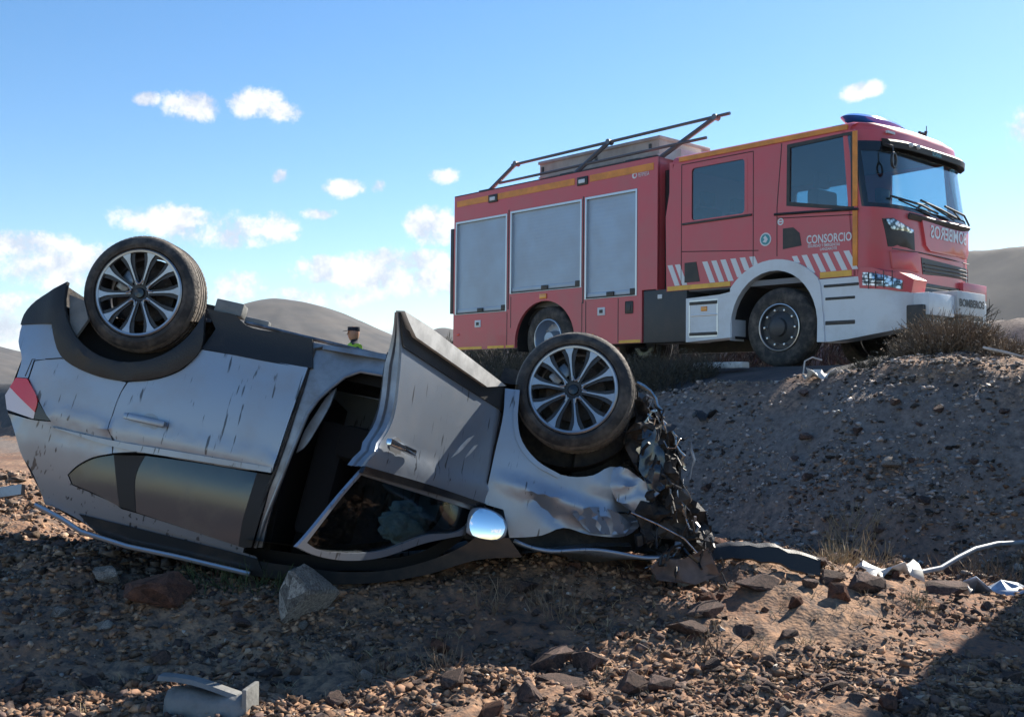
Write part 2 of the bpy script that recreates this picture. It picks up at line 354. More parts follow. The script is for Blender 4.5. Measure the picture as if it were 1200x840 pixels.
# measured outlines of the car's panels in its own axes (metres: along the car, up the picture)
SH = {"tail_lamp": [[-0.517, -0.608], [-0.445, -0.601], [-0.352, -0.706], [-0.259, -0.794], [-0.349, -0.804], [-0.52, -0.786], [-0.559, -0.711]], "bumper_corner": [[-0.601, -0.313], [-0.399, -0.278], [-0.376, -0.328], [-0.3, -0.439], [-0.282, -0.45], [-0.444, -0.494], [-0.447, -0.596], [-0.518, -0.604], [-0.523, -0.497], [-0.585, -0.407]], "rear_cladding": [[-0.392, -0.088], [-0.478, -0.104], [-0.558, -0.166], [-0.609, -0.253], [-0.607, -0.313], [-0.399, -0.278], [-0.376, -0.328], [-0.3, -0.439], [-0.141, -0.496], [0.092, -0.496], [0.26, -0.439], [0.375, -0.354], [0.439, -0.231], [0.472, -0.103], [0.395, -0.003], [0.309, 0.092], [0.091, 0.256], [-0.277, 0.167], [-0.368, -0.015]], "quarter": [[-0.437, -0.498], [-0.281, -0.454], [-0.141, -0.496], [0.089, -0.502], [0.073, -0.563], [0.062, -0.694], [0.063, -0.769], [0.096, -0.818], [0.112, -0.888], [0.006, -0.935], [-0.072, -1.002], [-0.107, -1.051], [-0.075, -1.099], [0.079, -1.125], [0.211, -1.16], [0.263, -1.221], [0.917, -1.241], [0.99, -1.247], [1.035, -1.32], [0.635, -1.323], [0.114, -1.319], [-0.008, -1.272], [-0.168, -1.234], [-0.208, -1.234], [-0.239, -1.177], [-0.319, -1.061], [-0.365, -1.021], [-0.451, -0.882], [-0.514, -0.804], [-0.347, -0.809], [-0.253, -0.797], [-0.347, -0.705], [-0.44, -0.6]], "rear_door": [[0.098, -0.5], [0.261, -0.443], [0.376, -0.359], [0.44, -0.236], [1.031, -0.204], [1.004, -0.557], [0.989, -0.794], [0.809, -0.816], [0.527, -0.833], [0.244, -0.854], [0.117, -0.887], [0.1, -0.817], [0.068, -0.768], [0.067, -0.693], [0.078, -0.562]], "door_frame": [[0.216, -1.163], [0.304, -1.167], [0.922, -1.216], [0.917, -1.241], [0.263, -1.221]], "belt": [[-0.246, -0.824], [0.097, -0.822], [0.518, -0.798], [0.983, -0.772], [0.985, -0.8], [0.526, -0.829], [0.243, -0.85], [0.09, -0.852]], "quarter_glass": [[-0.102, -1.05], [-0.071, -1.007], [0.007, -0.939], [0.113, -0.893], [0.21, -1.155], [0.079, -1.12], [-0.071, -1.094]], "pillar_black": [[0.113, -0.893], [0.28, -0.86], [0.262, -0.933], [0.26, -0.998], [0.279, -1.076], [0.303, -1.162], [0.21, -1.155]], "door_glass": [[0.28, -0.86], [0.528, -0.837], [0.899, -0.814], [0.892, -0.954], [0.885, -1.087], [0.893, -1.214], [0.303, -1.162], [0.279, -1.076], [0.26, -0.998], [0.262, -0.933]], "bpillar_black": [[0.899, -0.814], [0.992, -0.807], [0.963, -1.203], [0.922, -1.216], [0.893, -1.214], [0.885, -1.087], [0.892, -0.954]], "handle": [[0.158, -0.686], [0.387, -0.682]], "handle_bowl": [[0.288, -0.69]], "roof_edge": [[-0.011, -1.241], [0.266, -1.244], [0.919, -1.254], [1.001, -1.258], [1.045, -1.322], [0.636, -1.327], [0.115, -1.323]], "sill": [[0.439, -0.231], [1.031, -0.204], [1.054, -0.199], [1.008, -0.039], [0.834, -0.044], [0.63, -0.046], [0.552, -0.002], [0.47, -0.006], [0.395, -0.003], [0.472, -0.103]], "jamb": [[1.006, -0.053], [1.486, -0.032], [1.495, -0.101], [1.44, -0.148], [1.306, -0.154], [1.228, -0.202], [1.168, -0.285], [1.121, -0.359], [1.088, -0.448], [1.066, -0.619], [1.046, -0.802], [1.014, -1.048], [1.007, -1.192], [0.96, -1.202], [0.989, -0.884], [0.984, -0.764], [1.001, -0.554], [1.03, -0.203]], "jamb_inner": [[1.19, -0.263], [1.149, -0.327], [1.12, -0.417], [1.082, -0.532], [1.067, -0.66], [1.098, -0.629], [1.149, -0.488], [1.182, -0.359]], "sill_strip": [[1.079, -0.056], [1.487, -0.027], [1.496, -0.06], [1.077, -0.082]], "aperture": [[1.44, -0.148], [1.306, -0.154], [1.228, -0.202], [1.168, -0.285], [1.121, -0.359], [1.088, -0.448], [1.066, -0.619], [1.046, -0.802], [1.014, -1.048], [1.007, -1.192], [1.193, -1.214], [1.542, -1.168], [1.892, -1.034], [2.135, -0.865], [2.136, -0.565], [2.118, -0.14], [2.076, -0.001]], "front_roof": [[0.917, -1.241], [0.99, -1.247], [1.199, -1.214], [1.546, -1.167], [1.81, -1.076], [2.095, -0.907], [2.305, -0.85], [2.392, -0.93], [2.166, -0.995], [1.915, -1.129], [1.652, -1.226], [1.379, -1.288], [1.035, -1.325]], "rail": [[-0.16, -1.234], [0.0, -1.272], [0.122, -1.318], [0.381, -1.329], [0.641, -1.322], [1.049, -1.322]], "fender": [[2.103, -0.075], [2.182, -0.066], [2.213, -0.244], [2.258, -0.339], [2.361, -0.423], [2.497, -0.466], [2.668, -0.428], [2.749, -0.36], [2.83, -0.353], [3.022, -0.439], [2.915, -0.567], [2.984, -0.614], [2.918, -0.692], [2.712, -0.737], [2.57, -0.734], [2.469, -0.799], [2.305, -0.85], [2.241, -0.714], [2.133, -0.707], [2.129, -0.429], [2.126, -0.216]], "fender_arch": [[2.183, -0.068], [2.213, -0.245], [2.258, -0.34], [2.361, -0.424], [2.497, -0.467], [2.487, -0.488], [2.348, -0.446], [2.239, -0.358], [2.191, -0.251], [2.156, -0.074]], "front_liner": [[2.084, 0.005], [2.18, -0.058], [2.211, -0.237], [2.257, -0.332], [2.361, -0.418], [2.497, -0.461], [2.67, -0.423], [2.752, -0.354], [2.865, -0.193], [2.852, 0.052], [2.724, 0.272], [2.53, 0.375], [2.255, 0.278], [2.127, 0.091]], "bonnet_edge": [[2.323, -0.873], [2.405, -0.927], [2.575, -0.856], [2.822, -0.797], [3.091, -0.789], [3.257, -0.716], [3.396, -0.73]], "front_bits": [[2.865, 0.127], [2.962, 0.039], [3.035, -0.059], [3.153, -0.128], [3.187, -0.324], [3.231, -0.398], [3.381, -0.51], [3.441, -0.698], [3.046, -0.784], [2.964, -0.534], [3.053, -0.406], [2.865, -0.312], [2.84, -0.065]], "fender_tip": [[2.83, -0.353], [3.022, -0.439]], "flap": [[-0.382, -0.092], [-0.291, -0.107], [-0.232, -0.205], [-0.268, -0.318], [-0.295, -0.325]], "outline": [[-0.494, -0.1], [-0.577, -0.162], [-0.629, -0.249], [-0.622, -0.351], [-0.542, -0.492], [-0.56, -0.689], [-0.545, -0.783], [-0.468, -0.879], [-0.38, -1.019], [-0.252, -1.176], [-0.221, -1.229], [-0.025, -1.265], [0.097, -1.307], [0.621, -1.311], [1.024, -1.313], [1.369, -1.276], [1.644, -1.214], [1.908, -1.112], [2.159, -0.973], [2.388, -0.912], [2.773, -0.785], [2.957, -0.741], [3.037, -0.532], [3.016, -0.438], [2.848, -0.353], [2.822, -0.108], [2.742, 0.171], [2.554, 0.247], [2.121, 0.012], [1.552, -0.03], [1.002, -0.046], [0.826, -0.047], [0.622, -0.053], [0.544, -0.009], [0.367, 0.001]], "seat": [[0.929, -0.792], [1.091, -1.202], [1.51, -1.108], [1.414, -0.683]], "d_skin": [[-1.021, 0.599], [-0.546, 0.563], [-0.002, 0.528], [0.026, 0.506], [-0.007, 0.279], [-0.003, 0.008], [-0.613, 0.011], [-1.153, 0.004], [-0.999, 0.244], [-1.003, 0.457]], "d_black": [[-1.075, 0.739], [-1.017, 0.678], [-0.215, 0.595], [0.006, 0.654], [0.045, 0.511], [0.001, 0.52], [-0.543, 0.555], [-1.018, 0.591]], "d_strip": [[-1.077, 0.746], [-0.832, 0.737], [-0.057, 0.658], [-0.004, 0.652], [-0.215, 0.595], [-0.955, 0.655], [-1.026, 0.704]], "d_handle": [[-1.049, 0.142], [-0.821, 0.129]], "d_scratch1": [[-0.429, 0.179], [-0.362, 0.217], [-0.235, 0.331], [-0.3, 0.3]], "d_scratch2": [[-0.294, 0.203], [-0.255, 0.224], [-0.184, 0.292], [-0.218, 0.28]], "d_belt": [[-1.158, 0.007], [-0.619, 0.014], [-0.009, 0.008], [-0.018, -0.021], [-0.624, -0.02], [-1.168, -0.025]], "d_winouter": [[-1.124, 0.007], [0.037, 0.003], [-0.054, -0.073], [-0.087, -0.172], [-0.456, -0.258], [-0.816, -0.369], [-1.083, -0.407], [-1.294, -0.406], [-1.433, -0.386], [-1.398, -0.346], [-1.238, -0.132]], "d_wininner": [[-1.133, -0.029], [-0.007, -0.04], [-0.124, -0.145], [-0.476, -0.222], [-0.814, -0.334], [-1.081, -0.373], [-1.303, -0.379], [-1.375, -0.362], [-1.218, -0.133]], "d_mirror": [[-0.275, -0.051], [-0.138, -0.041], [-0.02, -0.043], [0.072, -0.076], [0.083, -0.138], [-0.016, -0.167], [-0.145, -0.187], [-0.302, -0.184]], "d_airbag": [[-0.49, -0.307], [-0.49, -0.188], [-0.441, -0.142], [-0.263, -0.105], [-0.106, -0.265], [-0.26, -0.317], [-0.473, -0.335]], "d_rear_edge": [[-1.077, 0.746], [-1.036, 0.644], [-1.003, 0.457], [-0.999, 0.244], [-1.153, 0.004]], "M": [[[0.97484, 0.00974, 0.2227], [-0.04702, 0.98555, 0.1627], [-0.2179, -0.16908, 0.96121]], [-2.0706, 6.1072, 2.0597]], "DM": [[[0.43715, -0.89663, -0.07046], [0.8992, 0.43731, 0.01386], [0.01839, -0.06942, 0.99742]], [2.139, -0.0288, -0.714]]}
TRUCK_O = [3.3374, 13.7987, 1.8368]
TRUCK_M = [[-0.668, 0.744, 0.01], [0.74426, 0.66766, 0.00247], [0.00422, -0.00928, 0.99961]]
# ------------------------------------------------------------------ terrain
rng = np.random.default_rng(7)
LAT = rng.random((256, 256))
def vnoise(x, y):
    xi = np.floor(x).astype(int); yi = np.floor(y).astype(int); fx = x-xi; fy = y-yi
    fx = fx*fx*(3-2*fx); fy = fy*fy*(3-2*fy)
    a = LAT[xi & 255, yi & 255]; b = LAT[(xi+1) & 255, yi & 255]; c = LAT[xi & 255, (yi+1) & 255]; d = LAT[(xi+1) & 255, (yi+1) & 255]
    return (a*(1-fx)+b*fx)*(1-fy)+(c*(1-fx)+d*fx)*fy - .5
def fbm(x, y, o=5, g=.5):
    s = 0; a = 1; f = 1
    for i in range(o): s = s + a*vnoise(x*f+17.3*i, y*f+5.1*i); a *= g; f *= 2.03
    return s
TO = np.array(TRUCK_O); 
def pq(x, y):
    return -((x-TO[0])*.744+(y-TO[1])*.668), (x-TO[0])*.668-(y-TO[1])*.744
def sstep(t): t = np.clip(t, 0, 1); return t*t*(3-2*t)
def ground(x, y, rough=True):
    x = np.asarray(x, float); y = np.asarray(y, float)
    p, q = pq(x, y)
    base = .16 + .10*sstep((y-4.5)/3) + .05*np.sin(x*.7+1)
    base = base + .28*np.exp(-(((x+.2)/2.6)**2 + ((y-6.2)/.9)**2)) + .22*sstep((-x-.6)/2.2)*np.exp(-((y-6.8)/1.6)**2)
    base = base + .12*np.exp(-(((x-1.45)/.8)**2 + ((y-6.6)/.6)**2))
    base = base + .62*np.exp(-(((x+4.6)/1.9)**2 + ((y-9.3)/2.2)**2))
    crest = 1.50 + np.where(q < 0, np.clip(q+.2, -8, 0)*.14, np.clip(q+.2, 0, 3.2)*.08)
    pe = 2.35 + .25*fbm(q*.8, q*0+3.3, 2)
    w = 1.75 + .25*fbm(q*.6, q*0+9.1, 2)
    s = np.clip((p-pe)/w, 0, 1)
    slope = crest*(1-s**1.15) + base*s**1.15
    slope = np.where(p > pe+w, base, slope)
    ps = np.clip(p, -1, None)
    road = 1.80
    sh = road + (crest-road)*sstep((p-.1)/(pe-.1))
    z = np.where(p > pe, slope, sh)
    z = np.where(p < .1, road, z)
    # far shoulder and plain
    z = np.where(p < -8.5, road + 1.2*sstep((-8.5-p)/2.0)*sstep((q+27)/5)*sstep((6-q)/6) - 1.9*sstep((-12-p)/6), z)
    # mound in front of the truck's bumper
    mx = np.exp(-(((q-2.75)/.75)**2 + ((p-1.25)/.65)**2)); z = z + .20*mx
    # unseen mound added out of view to cast the lower-right shadow
    bx = np.exp(-np.abs((x-6.15)/1.35)**6 - np.abs((y-6.9)/1.5)**6)
    z = z + SHADE_MOUND*bx
    if rough:
        k = 1/(1+np.maximum(0, y-14)*.1)
        flat = np.where((p < .9) & (p > -8), 0.02, 1.)
        z = z + flat*k*(.10*fbm(x*1.1, y*1.1, 3) + .055*fbm(x*4.5+3, y*4.5, 4, .6) + np.where(y < 10, .030*np.abs(fbm(x*11+1, y*11, 3, .6)), 0))
        z = z + np.where(p < -14, 1, 0)*.5*fbm(x*.05, y*.05, 4)
    return z
SHADE_MOUND = 4.0
def gz(x, y): return float(ground(np.array([x]), np.array([y]))[0])
def grid_mesh(name, xs_fn, ys, nx, m, zf, **k):
    ny = len(ys); X = np.zeros((ny, nx)); Y = np.zeros((ny, nx))
    for j, y in enumerate(ys): X[j] = xs_fn(y, nx); Y[j] = y
    Z = zf(X, Y); V = np.stack([X, Y, Z], -1).reshape(-1, 3)
    i = np.arange(nx*ny).reshape(ny, nx); q = np.stack([i[:-1,:-1], i[:-1,1:], i[1:,1:], i[1:,:-1]], -1).reshape(-1, 4)
    me = bpy.data.meshes.new(name); me.vertices.add(len(V)); me.vertices.foreach_set('co', V.ravel())
    me.loops.add(q.size); me.loops.foreach_set('vertex_index', q.ravel()); me.polygons.add(len(q)); me.polygons.foreach_set('loop_start', np.arange(0, q.size, 4)); me.update(calc_edges=True)
    me.materials.append(m); me.shade_smooth(); o = bpy.data.objects.new(name, me); link(o); tag(o, **k); return o
def ground_mat():
    m = bpy.data.materials.new('volcanic_soil'); m.use_nodes = True; t = m.node_tree; t.nodes.clear()
    g = N(t, 'ShaderNodeTexCoord'); v = g.outputs['Object']
    a = N(t, 'ShaderNodeTexNoise', i_Vector=v, i_Scale=.9, i_Detail=5.0, i_Roughness=.6)
    b = N(t, 'ShaderNodeTexNoise', i_Vector=v, i_Scale=16.0, i_Detail=6.0, i_Roughness=.7)
    c = N(t, 'ShaderNodeTexVoronoi', i_Vector=v, i_Scale=46.0)
    m1 = N(t, 'ShaderNodeMixRGB', i_Fac=N(t, 'ShaderNodeMapRange', i_Value=a.outputs[0], i_From_Min=.4, i_From_Max=.6).outputs[0], i_Color1=(.40,.245,.15,1), i_Color2=(.25,.13,.08,1))
    m2 = N(t, 'ShaderNodeMixRGB', i_Fac=N(t, 'ShaderNodeMapRange', i_Value=b.outputs[0], i_From_Min=.38, i_From_Max=.62).outputs[0], i_Color1=m1.outputs[0], i_Color2=(.10,.08,.07,1))
    # darker cinder-grey soil on the road embankment (p < 4)
    sp = N(t, 'ShaderNodeSeparateXYZ', i_0=v)
    p = M2(t, 'MULTIPLY', M2(t, 'ADD', M2(t, 'MULTIPLY', M2(t, 'SUBTRACT', sp.outputs[0], float(TO[0])), .744), M2(t, 'MULTIPLY', M2(t, 'SUBTRACT', sp.outputs[1], float(TO[1])), .668)), -1.0)
    pn = M2(t, 'ADD', p, M2(t, 'MULTIPLY', M2(t, 'SUBTRACT', a.outputs[0], .5), 2.0))
    fe = N(t, 'ShaderNodeMapRange', i_Value=pn, i_From_Min=3.4, i_From_Max=4.6, i_To_Min=1, i_To_Max=0)
    ft = N(t, 'ShaderNodeMapRange', i_Value=M2(t, 'ABSOLUTE', M2(t, 'SUBTRACT', pn, 2.0)), i_From_Min=.35, i_From_Max=.75, i_To_Min=.15, i_To_Max=1)  # browner crest band paints its sunlit strip; grey beyond paints far-verge shade
    gr = N(t, 'ShaderNodeMixRGB', i_Fac=N(t, 'ShaderNodeMapRange', i_Value=b.outputs[0], i_From_Min=.35, i_From_Max=.65).outputs[0], i_Color1=(.25,.208,.18,1), i_Color2=(.12,.102,.092,1))
    m3 = N(t, 'ShaderNodeMixRGB', i_Fac=M2(t, 'MULTIPLY', fe.outputs[0], ft.outputs[0]), i_Color1=m2.outputs[0], i_Color2=gr.outputs[0])
    pr = N(t, 'ShaderNodeBsdfPrincipled', i_Base_Color=m3.outputs[0], i_Roughness=.95); pr.inputs['Specular IOR Level'].default_value = .15
    hb = M2(t, 'ADD', b.outputs[0], M2(t, 'MULTIPLY', c.outputs['Distance'], .6))
    bu = N(t, 'ShaderNodeBump', i_Height=hb, i_Strength=.6, i_Distance=.015); t.links.new(bu.outputs[0], pr.inputs['Normal'])
    N(t, 'ShaderNodeOutputMaterial', i_Surface=pr.outputs[0]); return m
MT['ground'] = ground_mat()
ys = [-6 + .25*i for i in range(36)]
y = 3.0
while y < 3000: ys.append(y); y += max(.028, .0085*(y-1.5)) if y < 16 else (y-10)*.045+.15
def xfn(y, n):
    w = max(9, abs(y)*.62+6); u = np.linspace(-1, 1, n); return w*(u*.55+.45*u**3) + .02*max(y,0)
grid_mesh('ground', xfn, sorted(set(ys)), 460, MT['ground'], ground, kind='structure')
# road and its edge line
def road_pt(q, p, z): return (TO[0]+.668*q-.744*p, TO[1]-.744*q-.668*p, z)
asph = mat('asphalt', (.05,.05,.052), .85, noise=.35, nscale=3, bump=.5, bscale=90, extra=dust((.16,.13,.11),.45,.75,.5,1.2))
mb = MB(); qs = np.concatenate([np.linspace(-400,-40,20), np.linspace(-38, 14, 80), np.linspace(16, 120, 20)]); ps = [-8.0,-4.,-1.0,0,.3,.6,.9,1.2,1.5,1.8]
rings = []
for q in qs:
    row = []
    for p in ps:
        pj = p + (.08*math.sin(q*3.1)+.05*math.sin(q*7.7) if p == 1.8 else 0)
        x_, y_, _ = road_pt(q, pj, 0); row.append((x_, y_, float(ground(np.array([x_]), np.array([y_]), False)[0]) + (.045 if p < 1.8 else -.03)))
    rings.append(row)
mb.loft(rings, cap=False, closed=False); mb.build('road', asph, None, 60, kind='structure')
mb = MB()
for q0, q1 in ((-4.2,-2.4),(-8,-6),(4.5,6.5),(-12,-10)):
    pts = []
    for q in np.linspace(q0, q1, 8):
        for p in (.50,.62):
            x_, y_, _ = road_pt(q, p, 0); pts.append((x_, y_, float(ground(np.array([x_]), np.array([y_]), False)[0])+.052))
    mb.add(pts, [(2*i,2*i+1,2*i+3,2*i+2) for i in range(7)])
mb.build('road_marking', mat('road_paint', (.75,.74,.7), .6, noise=.15, nscale=10), None, 0, kind='structure')
# far hills
def hill(name, cx, cy, rx, ry, h, seed, flat=.0, n=220, cols=((.078,.068,.06),(.042,.041,.042))):
    xs = np.linspace(-1.15, 1.15, n); X, Y = np.meshgrid(xs, xs); r = np.sqrt(X*X+Y*Y+.02)-.14; ang = np.arctan2(Y, X)
    rr_ = r*(1+.10*fbm(ang*1.3+seed, ang*0+seed, 3)); prof = np.clip(1-rr_, 0, 1); z = np.where(rr_ < flat, 1, np.clip((1-rr_)/(1-flat), 0, 1))
    z = z**1.08*(1+.05*fbm(X*3+seed, Y*3, 4)) + (.03*fbm(ang*6+seed, r*2, 3)-.014*np.abs(fbm(ang*22+seed, r*2.5, 4)))*np.minimum(1, r*2.2)*(z > 0); z = sm(z)
    V = np.stack([cx+X*rx, cy+Y*ry, z*h-2], -1).reshape(-1, 3); i = np.arange(n*n).reshape(n, n); q = np.stack([i[:-1,:-1], i[:-1,1:], i[1:,1:], i[1:,:-1]], -1).reshape(-1, 4)
    me = bpy.data.meshes.new(name); me.from_pydata(V.tolist(), [], q.tolist()); me.materials.append(mat('hill_soil', cols[0], .95, col2=cols[1], nscale=.045, bump=.5, bscale=.3)); me.shade_smooth()
    o = bpy.data.objects.new(name, me); link(o); tag(o, kind='structure'); return o
def sm(z):
    for _ in range(1): z = (z + np.roll(z,1,0)+np.roll(z,-1,0)+np.roll(z,1,1)+np.roll(z,-1,1))/5
    return z
hill('hill', -168, 800, 185, 190, 72, 3.1)
hill('hill', -60, 980, 120, 150, 62, 8.2)
hill('hill', -470, 760, 230, 200, 58, 5.4)
hill('hill', 560, 640, 450, 300, 78, 12.4, flat=.62)
def nz(u, v, s=1.0): return float(vnoise(np.array([u*s+3.1]), np.array([v*s+7.7]))[0])
# ------------------------------------------------------------------ overturned car
(_mc, _oc), (_md, _od) = SH['M'], SH['DM']
MCAR = Matrix([[*_mc[i], _oc[i]] for i in range(3)] + [[0,0,0,1]])
car = empty('overturned_car', 'silver car lying on its roof with a door swung open and a crushed front', 'car', mw=MCAR)
def wf(u, h):
    w = .04-.16*(h+.45)**2
    if h < -.85: x = -.85-h; w -= .08*x+.17*x*x
    if u < -.35: w -= 1.1*(-.35-u)**2
    if u > 2.3: w -= .35*(u-2.3)**2
    return w
def cm(off=0, fn=None):
    def f(u, v, k):
        w = wf(u, v)+off
        if fn: w += fn(u, v)
        return (u, -w+k, v)
    return f
def cpatch(name, key, m, off=0, thick=.025, fn=None, holes=(), grid=.06, parent=None, smooth=True, **k):
    mb = MB(); patch(mb, SH[key] if isinstance(key, str) else key, cm(off, fn), thick, grid, holes, smooth); return mb.build(name, m, parent or car, **k)
# creases: door skins roll inwards just above the belt line, shoulder line through the handle
def crease(u, h): return .014*math.exp(-((h+.765)/.03)**2) - .012*math.exp(-((h+.83)/.03)**2) + .008*math.exp(-((h+.13)/.1)**2)
CR = (0.0, 0.0)
arch = disc((0.0, -.01), .40, 40)
def archfn(u, h): return .035*math.exp(-((math.hypot(u, h)-.44)/.06)**2)
clad = SH['rear_cladding'][2:13]
ring = [p for p in clad] + [(.40, -.03)] + [(.395*math.cos(a), -.01+.395*math.sin(a)) for a in np.linspace(0, -math.pi, 22)][1:-1] + [(-.395, -.03), (-.42,-.06)]
cpatch('wheel_arch_cladding', ring, 'plastic', .012, .035, archfn)
cpatch('rear_quarter_panel', 'quarter', 'silver', 0, fn=crease)
cpatch('rear_bumper_corner', 'bumper_corner', 'silver', .004)
rd = cpatch('rear_door', 'rear_door', 'silver', .003, fn=crease)
cpatch('window_frame', 'door_frame', 'silver', .012, .03, parent=rd)
GT = lambda u, h: -.17*(h+1.0)-.004
cpatch('window_glass', 'door_glass', 'dglass', -.012, .006, parent=rd, fn=GT)
cpatch('quarter_window', 'quarter_glass', 'dglass', -.012, .006, fn=GT)
cpatch('window_pillar_trim', 'pillar_black', 'matte', -.008, .012, fn=GT)
cpatch('window_pillar_trim', 'bpillar_black', 'matte', -.006, .012, fn=GT)
cpatch('belt_moulding', 'belt', 'silver', .014, .02, parent=rd)
_q = SH['tail_lamp']; _mid = lambda a, b, s: (a[0]+(b[0]-a[0])*s, a[1]+(b[1]-a[1])*s)
_a = _mid(_q[0], _q[6], .55); _b = _mid(_q[2], _q[4], .62)
cpatch('tail_lamp', [_q[0], _q[1], _q[2], _b, _mid(_a,_b,.5), _a], 'lampred', .014, .03)
cpatch('tail_lamp', [_a, _mid(_a,_b,.5), _b, _q[4], _q[5], _q[6]], 'lampclr', .010, .03)
cpatch('tail_lamp_trim', [_q[2], _q[3], _q[4], _b], 'gloss', .006, .03)
cpatch('side_sill', 'sill', 'plastic', .01, .05, fn=lambda u, h: .02*math.sin(h*14))
cpatch('door_jamb', 'jamb', 'silver_in', -.03, .03, fn=lambda u, h: -.03*math.exp(-((u-1.25)/.1)**2))
cpatch('pillar_trim', 'jamb_inner', 'silver_in', -.10, .02)
cpatch('sill_strip', 'sill_strip', 'silver_in', 0, .03)
cpatch('roof_edge', 'roof_edge', 'droof', .012, .03)
# rubber seals round the opening, thin tubes
def ctube(name, pts, r, m, off=0, parent=None, n=8, **k):
    mb = MB(); P = [Vector(cm(off)(u, v, 0)) for u, v in pts]; mb.tube(P, r, n); return mb.build(name, m, parent or car, **k)
jo = SH['jamb']
ctube('door_seal', [(1.484,-.04),(1.30,-.06),(1.08,-.07),(1.03,-.09),(1.03,-.3),(1.015,-.6),(.995,-.8),(.96,-1.0),(.925,-1.2)], .009, 'rubber', -.02)
ctube('door_seal', [(1.44,-.15),(1.31,-.157),(1.235,-.205),(1.175,-.285),(1.127,-.36),(1.093,-.45),(1.068,-.62),(1.043,-.8),(.996,-1.056),(.974,-1.2)], .010, 'silver_in', -.02)
ctube('roof_rail', [(-.246,-1.245),(-.089,-1.287),(.027,-1.33),(.294,-1.35),(.567,-1.343),(.98,-1.343)], .014, 'alu', .045)
cpatch('roof_side', [(.865,-1.262),(.94,-1.268),(1.16,-1.255),(1.521,-1.21),(1.797,-1.12),(2.091,-.93),(2.14,-.87),(2.303,-.852),(2.392,-.931),(2.161,-1.0),(1.902,-1.14),(1.627,-1.245),(1.338,-1.314),(.977,-1.352)], 'droof', 0, .05)
# handles
mb = MB(); mb.box((.143,-.055,-.697),(.373,-.02,-.662), bev=.01); hd = mb.build('door_handle', 'silver', rd)
for v in hd.data.vertices: v.co.y -= wf(.26, -.68)-.0; v.co.y -= .018*(1-((v.co.x-.258)/.12)**2)
mb = MB(); patch(mb, disc((.273, -.687), .052), cm(.006), .004, .03, smooth=False); mb.build('handle_recess', 'silver_in', rd)
# shut lines
for pts in (SH['rear_door'][0:1]+SH['rear_door'][-1:-7:-1],):
    ctube('shut_line', pts, .004, 'tblack', .0, parent=rd, n=5)
ctube('shut_line', [(-.29,-.449),(-.36,-.47),(-.455,-.492),(-.466,-.59)], .004, 'tblack', .002, n=5)
# front wing and its torn lip
def crumple(u, h):
    k = max(0, u-2.62)
    return .10*k*math.sin(u*23+h*9)+ (.10*k if h > -.5 else 0) + .03*math.exp(-((h+.56+.1*(u-2.1))/.035)**2)*min(1, (u-2.1)*3) - .02*math.exp(-((h+.655-.06*math.sin(u*9))/.03)**2)*(u > 2.35)
cpatch('front_wing', 'fender', 'silver', .0, .012, fn=crumple, grid=.035)
cpatch('wing_lip', 'fender_arch', 'silver', .012, .03, grid=.03)
mb = MB(); patch(mb, [(2.60,-.655),(2.68,-.60),(2.80,-.585),(2.93,-.63),(2.90,-.69),(2.72,-.725)], lambda u, v, k: (u, -wf(u, v)-.035-.03*math.sin(u*40+v*30)+k, v), .01, .03); mb.build('torn_wing_edge', 'silver', car)
mb = MB(); patch(mb, [(2.72,-.39),(2.80,-.345),(2.84,-.35),(3.03,-.445),(2.93,-.575),(2.82,-.53),(2.76,-.46)], lambda u, v, k: (u, -wf(2.8, v)-.015-.22*max(0,u-2.78)+.12*max(0,-.46-v)+.03*nz(u, v, 24)+k, v), .01, .03, smooth=False); mb.build('torn_wing_edge', 'silver', car)
